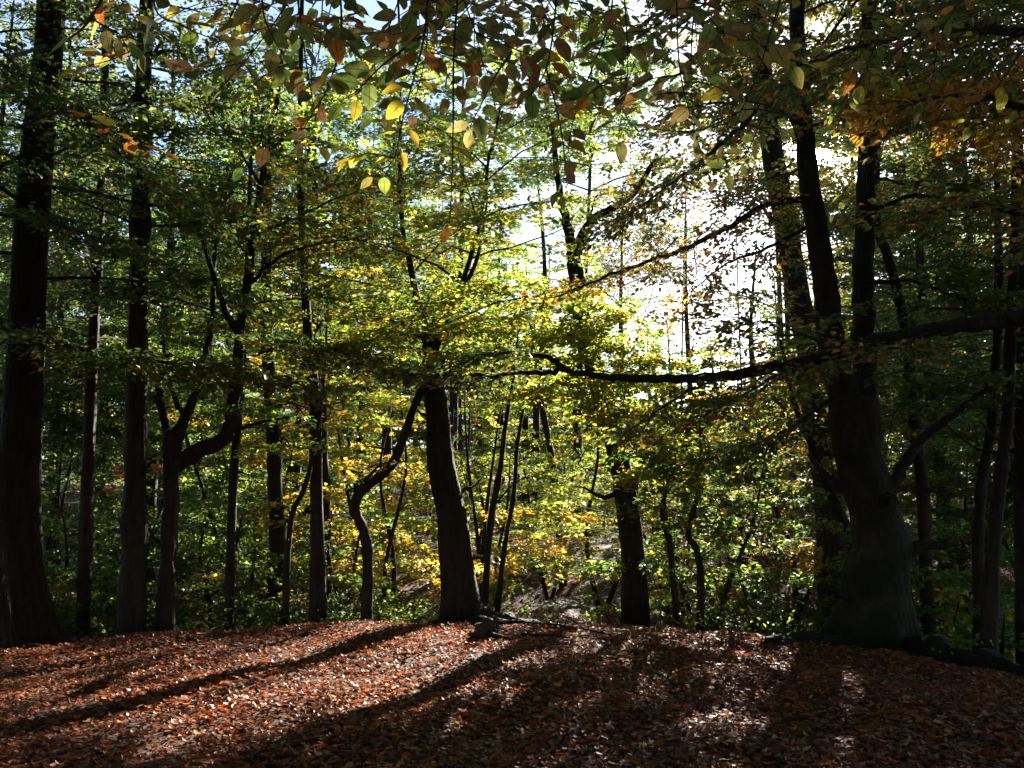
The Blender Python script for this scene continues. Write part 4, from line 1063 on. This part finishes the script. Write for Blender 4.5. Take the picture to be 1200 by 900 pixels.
rg = np.random.default_rng(77)
used = [False] * 4
k = 0
for ring, (y0, y1, n) in enumerate([(42, 50, 17), (52, 64, 18), (68, 85, 20)]):
    for i in range(n):
        y = rg.uniform(y0, y1)
        ang = radians(-38 + 76 * (i + rg.uniform(0.2, 0.8)) / n)
        x = y * tan(ang)
        s = rg.uniform(0.75, 1.15) * (1.0 + 0.15 * ring)
        az = math.degrees(ang)
        if 4 < az < 23:
            s *= 0.62 if ring < 2 else 0.7
        q = k % 4 if not (4 < az < 23) else [0, 2][k % 2]
        loc = (x, y, gz(x, y)); rz = rg.uniform(0, 6.28); k += 1
        if not used[q]:
            used[q] = True
            protos[q].location = loc; protos[q].rotation_euler = (0, 0, rz); protos[q].scale = (s, s, s)
        else:
            copy_tree(protos[q], loc, rz, s, protos[q]['label'])

# the rest of the wood: closed canopy over and behind the viewer, and the unbroken mass of the wood far behind
def leaf_mass(name, label, centres, rads, per, size, mix, seed, ok=None):
    rg = np.random.default_rng(seed); lv = Leaves()
    for c, r in zip(centres, rads):
        v = nrm(rg.normal(size=(per, 3))) * rg.random((per, 1)) ** 0.45
        P = np.array(c) + v * np.array(r)
        if ok is not None:
            P = P[ok(P)]
        n = len(P)
        D = rg.normal(size=(n, 3)); D[:, 2] *= 0.3
        lv.add(P, D, UP + rg.normal(0, 0.5, (n, 3)), size * rg.uniform(0.7, 1.3, n), colours(n, mix, rg))
    o = lv.build(name, M_LEAF, None, rg, 0)
    o['kind'] = 'stuff'; o['label'] = label; o['category'] = 'woodland'
rg = np.random.default_rng(91)
cs, rs = [], []
for i in range(420):
    x, y = rg.uniform(-34, 34), rg.uniform(-32, 15)
    z = rg.uniform(9.5, 15) if (abs(x) < 13 and y > -6) else rg.uniform(2.5, 14)
    if np.hypot(x, y - 2.5) < 2.6:
        continue
    cs.append((x, y, z)); rs.append((rg.uniform(2, 3.4), rg.uniform(2, 3.4), rg.uniform(1.2, 2)))
leaf_mass('surrounding_woodland', 'closed leafy canopy of the wood over and behind the viewer', cs, rs, 1500, 0.3, {'dark': 3, 'green': 4, 'olive': 2}, 92,
          ok=lambda P: (P[:, 2] > 2.6 + 0.66 * np.maximum(P[:, 1], 0)) & ~((np.abs(P[:, 0]) < 10 + 0 * P[:, 1]) & (P[:, 2] < 7.5) & (P[:, 1] > -9)) | ((np.abs(P[:, 0]) > 12 + 0.8 * np.maximum(P[:, 1], 0)) & (P[:, 2] > 0.5)))
cs, rs = [], []
for i in range(260):
    az = rg.uniform(-42, 42); y = rg.uniform(62, 92)
    cs.append((y * tan(radians(az)), y, gz(y * tan(radians(az)), y) + rg.uniform(0.5, 5.0 if 3 < az < 24 else 9))); rs.append((rg.uniform(3, 5), rg.uniform(2, 4), rg.uniform(1.5, 3)))
leaf_mass('far_woodland', 'dense far wood closing the view behind the distant trees', cs, rs, 420, 0.42, {'dark': 3, 'green': 4, 'olive': 2, 'lime': 1}, 93)

# ------------------------------------------------------------------ overhanging beech by the camera: boughs hang in from above
t = Tree('overhanging_beech_tree', 'beech overhead whose twigs of large autumn leaves hang into the top of the view', 'tree', (0.8, -2.6, gz(0.8, -2.6) - 0.1), 900, M_BEECH)
b = np.array([0.8, -2.6, gz(0.8, -2.6) - 0.1])
t.stem(np.array([b, b + [0, 0.05, 2], b + [0.1, 0.1, 5], b + [0.1, 0.2, 8], b + [0, 0.3, 11]]), [0.3, 0.25, 0.2, 0.14, 0.05], 18, 7, flare=0.7)
t.crown(14, 4.2, 10.5, 3.2, D_MIX, leaf=0.09, dens=22, spacing=0.25)
rgn = np.random.default_rng(5)
NEAR_MIX = {'khaki': 6, 'sage': 4, 'olive': 2, 'lime': 1, 'yellow': 1, 'tan': 1.5, 'orange': 0.5, 'brown': 0.4, 'gold': 0.4}
near_lv = Leaves(); near_tw = MB()
def near_twig(pts, n, mix=NEAR_MIX, size=0.085, r=0.004, side=0.05, hang=0.15, lead=True):
    P = pix_path(pts)
    P = catmull(P, 6)
    tube(near_tw, P, np.linspace(r, 0.0012, len(P)), 5, 0.1, cap=False)
    cum = np.concatenate([[0], np.cumsum(np.linalg.norm(np.diff(P, axis=0), axis=1))])
    n = max(4, int(n * 1.25))
    s = (np.linspace(0.1, 1.0, n) + rgn.normal(0, 0.25 / n, n)).clip(0.02, 1) * cum[-1]
    B = np.stack([np.interp(s, cum, P[:, k]) for k in range(3)], -1)
    Tn = nrm(np.stack([np.interp(s, cum, np.gradient(P[:, k])) for k in range(3)], -1))
    N0 = nrm(np.array([0, -0.7, 0.7]) + rgn.normal(0, 0.35, 3))      # beech leaves lie in one plane along the twig
    sd = np.where(np.arange(n) % 2 == 0, 1, -1)[:, None]
    lat = nrm(np.cross(np.tile(N0, (n, 1)), Tn)) * sd
    an = rgn.uniform(0.55, 1.15, (n, 1)); an[-1] = 0.1
    D = nrm(Tn * np.cos(an) + lat * np.sin(an) + np.array([0, 0, -hang]) + rgn.normal(0, 0.12, (n, 3)))
    st = rgn.uniform(0.008, 0.03, (n, 1))
    E = B + nrm(D + lat * 0.3) * st
    prisms(near_tw, B, E, 0.0011, 0.0008)
    N = N0 + rgn.normal(0, 0.28, (n, 3))
    sz = 0.75 + 0.35 * np.sin(pi * np.linspace(0.15, 0.9, n))
    near_lv.add(E, D, N, size * 0.92 * sz * rgn.uniform(0.7, 1.15, n), colours(n, mix, rgn))
def bough(pts, r0, r1):
    P = catmull(pts, 8); mb = MB(); tube(mb, P, np.linspace(r0, r1, len(P)), 8, 0.1)
    mb.build('bough', M_BEECH, t.root)
# boughs overhead that the hanging twigs grow from (just above the view)
top = lambda px, Y, up=60: W(px, -up, Y)
bough([[0.85, -2.5, 4.4], [0.4, -0.5, 4.0], [-0.2, 1.2, 3.5], top(520, 2.6, 90), top(440, 3.0, 40)], 0.05, 0.006)
bough([[0.85, -2.5, 4.8], [-0.6, -0.6, 4.2], [-1.0, 1.0, 3.4], top(240, 2.4, 60), top(130, 2.6, 10)], 0.05, 0.006)
bough([[0.85, -2.5, 4.6], [0.9, -0.3, 4.2], [0.7, 1.2, 3.6], top(760, 2.7, 80), top(700, 3.2, 20)], 0.05, 0.006)
bough([[0.85, -2.5, 4.9], [1.6, -0.2, 4.3], [1.7, 1.4, 3.7], top(960, 3.2, 80), top(900, 3.6, 10)], 0.05, 0.006)
near_twig([(150, -60, 2.3), (118, 2, 2.3), (95, 35, 2.3), (60, 55, 2.3), (20, 62, 2.35), (-20, 70, 2.4)], 9, r=0.005)
near_twig([(105, 20, 2.3), (125, 32, 2.3), (140, 40, 2.3), (150, 60, 2.3)], 5)
near_twig([(181, -60, 2.4), (182, 10, 2.4), (210, 28, 2.4), (240, 42, 2.4), (265, 48, 2.4)], 7)
near_twig([(20, 150, 2.6), (70, 132, 2.6), (110, 140, 2.6), (150, 165, 2.6), (190, 178, 2.6)], 9, {'orange': 4, 'brown': 2, 'olive': 2, 'yellow': 1}, size=0.075)
near_twig([(305, -60, 2.2), (308, 10, 2.2), (318, 40, 2.2), (330, 62, 2.2)], 6)
near_twig([(345, -50, 2.2), (350, 0, 2.2), (348, 30, 2.2)], 5)
near_twig([(395, -60, 2.5), (400, 40, 2.5), (385, 100, 2.5), (368, 130, 2.5), (350, 160, 2.5)], 9, size=0.078)
near_twig([(505, -60, 2.4), (498, 35, 2.4), (485, 90, 2.4), (472, 140, 2.4), (462, 185, 2.4), (440, 205, 2.4)], 15, {'yellow': 4, 'gold': 2, 'orange': 3, 'lime': 2, 'olive': 2}, size=0.078)
near_twig([(498, 40, 2.4), (450, 75, 2.4), (420, 105, 2.4), (400, 118, 2.4)], 9)
near_twig([(462, 185, 2.4), (430, 180, 2.4), (405, 190, 2.4)], 7, {'yellow': 4, 'lime': 3, 'gold': 1}, size=0.07)
near_twig([(540, -60, 2.3), (532, 60, 2.3), (531, 140, 2.3), (530, 200, 2.3), (527, 262, 2.3)], 8, size=0.06)
near_twig([(655, -60, 2.5), (650, 20, 2.5), (640, 80, 2.5), (622, 110, 2.5), (600, 130, 2.5)], 12)
near_twig([(720, -60, 2.6), (715, 20, 2.6), (690, 90, 2.6), (672, 140, 2.6), (665, 180, 2.6)], 12)
near_twig([(600, 60, 2.6), (580, 90, 2.6), (565, 120, 2.6), (550, 150, 2.6)], 9)
near_twig([(640, 80, 2.8), (655, 140, 2.8), (662, 190, 2.8), (658, 230, 2.8)], 9, size=0.075)
for _ in range(36):
    x0 = rgn.uniform(250, 880) if rgn.random() < 0.8 else rgn.uniform(0, 1150)
    Y = rgn.uniform(2.3, 4.2)
    dx, dy = rgn.normal(-25, 50), rgn.uniform(50, 190) * 2.4 / Y
    main = [(x0 - dx * .4, -70, Y), (x0, -10, Y), (x0 + dx * .5 + rgn.normal(0, 8), dy * .5, Y), (x0 + dx, dy, Y + rgn.normal(0, .1))]
    near_twig(main, 4, size=0.08)
    for q in range(int(rgn.integers(3, 6))):
        f = rgn.uniform(0.3, 0.95); sx = rgn.choice([-1, 1])
        px = np.interp(f, [0, .33, .66, 1], [m[0] for m in main]); py = np.interp(f, [0, .33, .66, 1], [m[1] for m in main])
        L = rgn.uniform(35, 100) * 2.5 / Y
        near_twig([(px, py, Y), (px + sx * L * .5, py + L * rgn.uniform(.0, .25), Y + rgn.normal(0, .06)), (px + sx * L, py + L * rgn.uniform(.1, .6), Y + rgn.normal(0, .1))], int(rgn.integers(4, 7)), size=0.085, r=0.0025)
for _ in range(15):
    x0, y0, Y = rgn.uniform(840, 1200), rgn.uniform(-40, 190), rgn.uniform(3.4, 4.8)
    dx, dy = rgn.normal(-40, 30), rgn.uniform(15, 70)
    near_twig([(x0 - dx * .6, y0 - 40, Y), (x0, y0, Y), (x0 + dx * .6, y0 + dy * .5, Y), (x0 + dx, y0 + dy, Y)], int(rgn.integers(5, 10)), {'olive': 6, 'yellow': 2, 'brown': 1.5, 'orange': 1.2, 'green': 2}, size=0.085)
near_tw.build('hanging_twigs', M_TWIG, t.root)
near_lv.build('hanging_leaves', M_NEAR, t.root, rgn, 2)
t.done(1)

# ------------------------------------------------------------------ stump and dead wood by the path
q = hit(566, 748)
st = thing('tree_stump', 'small dark broken stump in front of the centre trunk', 'stump', (q[0], q[1], gz(q[0], q[1])))
mb = MB()
b = np.array([q[0], q[1], gz(q[0], q[1]) - 0.05])
tube(mb, catmull([b, b + [0.01, 0, 0.08], b + [0.03, 0, 0.16], b + [0.1, 0.02, 0.23]], 6), np.linspace(0.14, 0.05, 19) * (1 + 0.2 * np.sin(np.arange(19) * 1.3)), 16, 0.3, seed=4, flare=0.7, flare_h=0.08, lobes=4)
rg = np.random.default_rng(6)
c0 = b + np.array([0.09, 0.02, 0.2]) + rg.normal(0, 0.05, (9, 3)) * np.array([1, 1, 0.3])
prisms(mb, c0 - [0, 0, 0.09], c0 + rg.normal(0, 0.02, (9, 3)) + [0, 0, 0.07], rg.uniform(0.015, 0.035, 9), np.full(9, 0.004))
mb.build('stump_wood', M_TWIG, st)
mb = MB(); tube(mb, catmull([b + [0.05, -0.05, 0.08], b + [0.25, -0.15, 0.05], b + [0.5, -0.2, 0.04]], 5), np.linspace(0.06, 0.02, 11), 8, 0.15, seed=9)
mb.build('root', M_OAK, st)
def fallen(label, a, c, r, seed):
    A, Cc = hit(*a), hit(*c)
    P = np.array([A, (A + Cc) / 2 + [0, 0, 0], Cc]); P = catmull(P, 8)
    rg = np.random.default_rng(seed); P = P + rg.normal(0, r * 0.5, P.shape)
    P[:, 2] = ground(P[:, 0], P[:, 1]) + r * 0.8 + 0.02
    mb = MB(); tube(mb, P, np.linspace(r, r * 0.4, len(P)), 8, 0.12, seed=seed)
    for k in range(2):
        j = 5 + 5 * k
        e = P[j] + rg.normal(0, 0.12, 3) + np.array([0, 0, 0.08])
        prisms(mb, P[j][None], e[None], r * 0.5, r * 0.15)
    o = mb.build('fallen_branch', M_OAK)
    o['label'] = label; o['category'] = 'fallen branch'
fallen('dead branch lying on leaves right of the small broken stump', (612, 748), (668, 752), 0.022, 21)
fallen('thin dead branch lying across the leaves beside the sunlit patch of path', (640, 738), (712, 748), 0.02, 22)
fallen('thin twig lying on the dark leaves at bottom centre', (520, 865), (585, 867), 0.008, 23)

# brambles and bare brushwood along the back of the rim
def brush(label, x, y, seed, h=0.9, mix=D_GREEN, leafy=20, n=26, group='low brambles behind the rim'):
    rg = np.random.default_rng(seed)
    b = np.array([x, y, gz(x, y) - 0.03])
    r = thing('bramble_bush', label, 'bush', b, group)
    mb, lv = MB(), Leaves()
    for k in range(n):
        a = rg.uniform(0, 2 * pi); L = h * rg.uniform(0.6, 1.5)
        s = np.linspace(0, 1, 6)[:, None]
        st_ = b + np.append(rg.normal(0, 0.35, 2), 0)
        dirv = np.array([cos(a), sin(a), 0])
        P = st_ + dirv * s * L * 0.9 + UP * (L * (1.5 * s - 1.25 * s * s)) + rg.normal(0, 0.03, (6, 3))
        tube(mb, P, np.linspace(0.007, 0.002, 6), 4, 0.05, cap=False)
        if leafy:
            spray(P, lv, mb, rg, 0.25, 0.12, 0.07, leafy, mix, 0.2, rt=0.003, flat=0.5, patch=0.3)
    mb.build('stems', M_TWIG, r)
    lv.build('leaves', M_LEAF, r, rg, 0)
rg = np.random.default_rng(41)
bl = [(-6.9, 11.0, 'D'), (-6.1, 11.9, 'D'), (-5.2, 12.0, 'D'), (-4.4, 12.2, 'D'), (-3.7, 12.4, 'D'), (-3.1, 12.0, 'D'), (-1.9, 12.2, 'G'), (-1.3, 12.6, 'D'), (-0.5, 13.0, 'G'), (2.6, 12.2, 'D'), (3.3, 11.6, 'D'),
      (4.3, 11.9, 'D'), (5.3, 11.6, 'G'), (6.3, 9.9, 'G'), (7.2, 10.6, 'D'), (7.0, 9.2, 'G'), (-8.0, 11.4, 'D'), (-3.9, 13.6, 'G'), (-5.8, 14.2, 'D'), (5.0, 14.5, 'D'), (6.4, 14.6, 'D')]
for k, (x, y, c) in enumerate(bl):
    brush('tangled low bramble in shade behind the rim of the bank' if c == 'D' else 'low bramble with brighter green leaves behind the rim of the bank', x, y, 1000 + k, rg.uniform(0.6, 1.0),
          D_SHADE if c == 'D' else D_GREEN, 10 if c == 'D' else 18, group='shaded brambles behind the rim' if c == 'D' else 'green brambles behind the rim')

# fallen twigs strewn through the litter, and beech seedlings along the rim
rg = np.random.default_rng(66)
n = 520
y = 3.5 + 8.5 * rg.random(n); x = rg.uniform(-1, 1, n) * (0.7 * y + 1); a = rg.uniform(0, 2 * pi, n); L = rg.uniform(0.08, 0.38, n) * rg.uniform(0.6, 1.5, n)
A = np.stack([x, y, ground(x, y) + rg.uniform(0.02, 0.05, n)], -1)
x2, y2 = x + np.cos(a) * L, y + np.sin(a) * L
B = np.stack([x2, y2, ground(x2, y2) + rg.uniform(0.02, 0.06, n)], -1)
M = (A + B) / 2 + rg.normal(0, 0.012, (n, 3))
r_ = rg.uniform(0.0015, 0.005, n)
mb = MB(); prisms(mb, A, M, r_, r_ * 0.9); prisms(mb, M, B, r_ * 0.9, r_ * 0.5)
o = mb.build('fallen_twigs', M_TWIG)
o['kind'] = 'stuff'; o['label'] = 'small dead twigs strewn over the fallen leaves'; o['category'] = 'twigs'
for k, (px, Y) in enumerate([(250, 10.9), (300, 11.4), (398, 11.5), (455, 11.6), (118, 10.3), (610, 11.6), (800, 10.2), (862, 9.9), (905, 10.3), (1110, 9.0), (1135, 8.6), (700, 11.3)]):
    q = pix_path([(px, None, Y)])[0] + np.array([0, 0, 0.07])
    t = thing('beech_seedling', 'low beech seedling with a few leaves on the rim of the bank', 'seedling', q, 'beech seedlings along the rim')
    mb, lv = MB(), Leaves()
    for j in range(int(rg.integers(2, 5))):
        d = nrm(np.array([rg.normal(0, .6), rg.normal(0, .6), 1.0])); L = rg.uniform(0.15, 0.45)
        P = q + d * L * np.linspace(0, 1, 5)[:, None] + rg.normal(0, 0.008, (5, 3)); P[0] = q
        tube(mb, P, np.linspace(0.004, 0.0015, 5), 4, 0.05, cap=False)
        spray(P, lv, mb, rg, 0.12, 0.06, 0.06, 6, D_GREEN if k % 3 else D_YG, 0.25, rt=0.002, flat=0.5)
    mb.build('stem', M_TWIG, t); lv.build('leaves', M_LEAF, t, rg, 1)
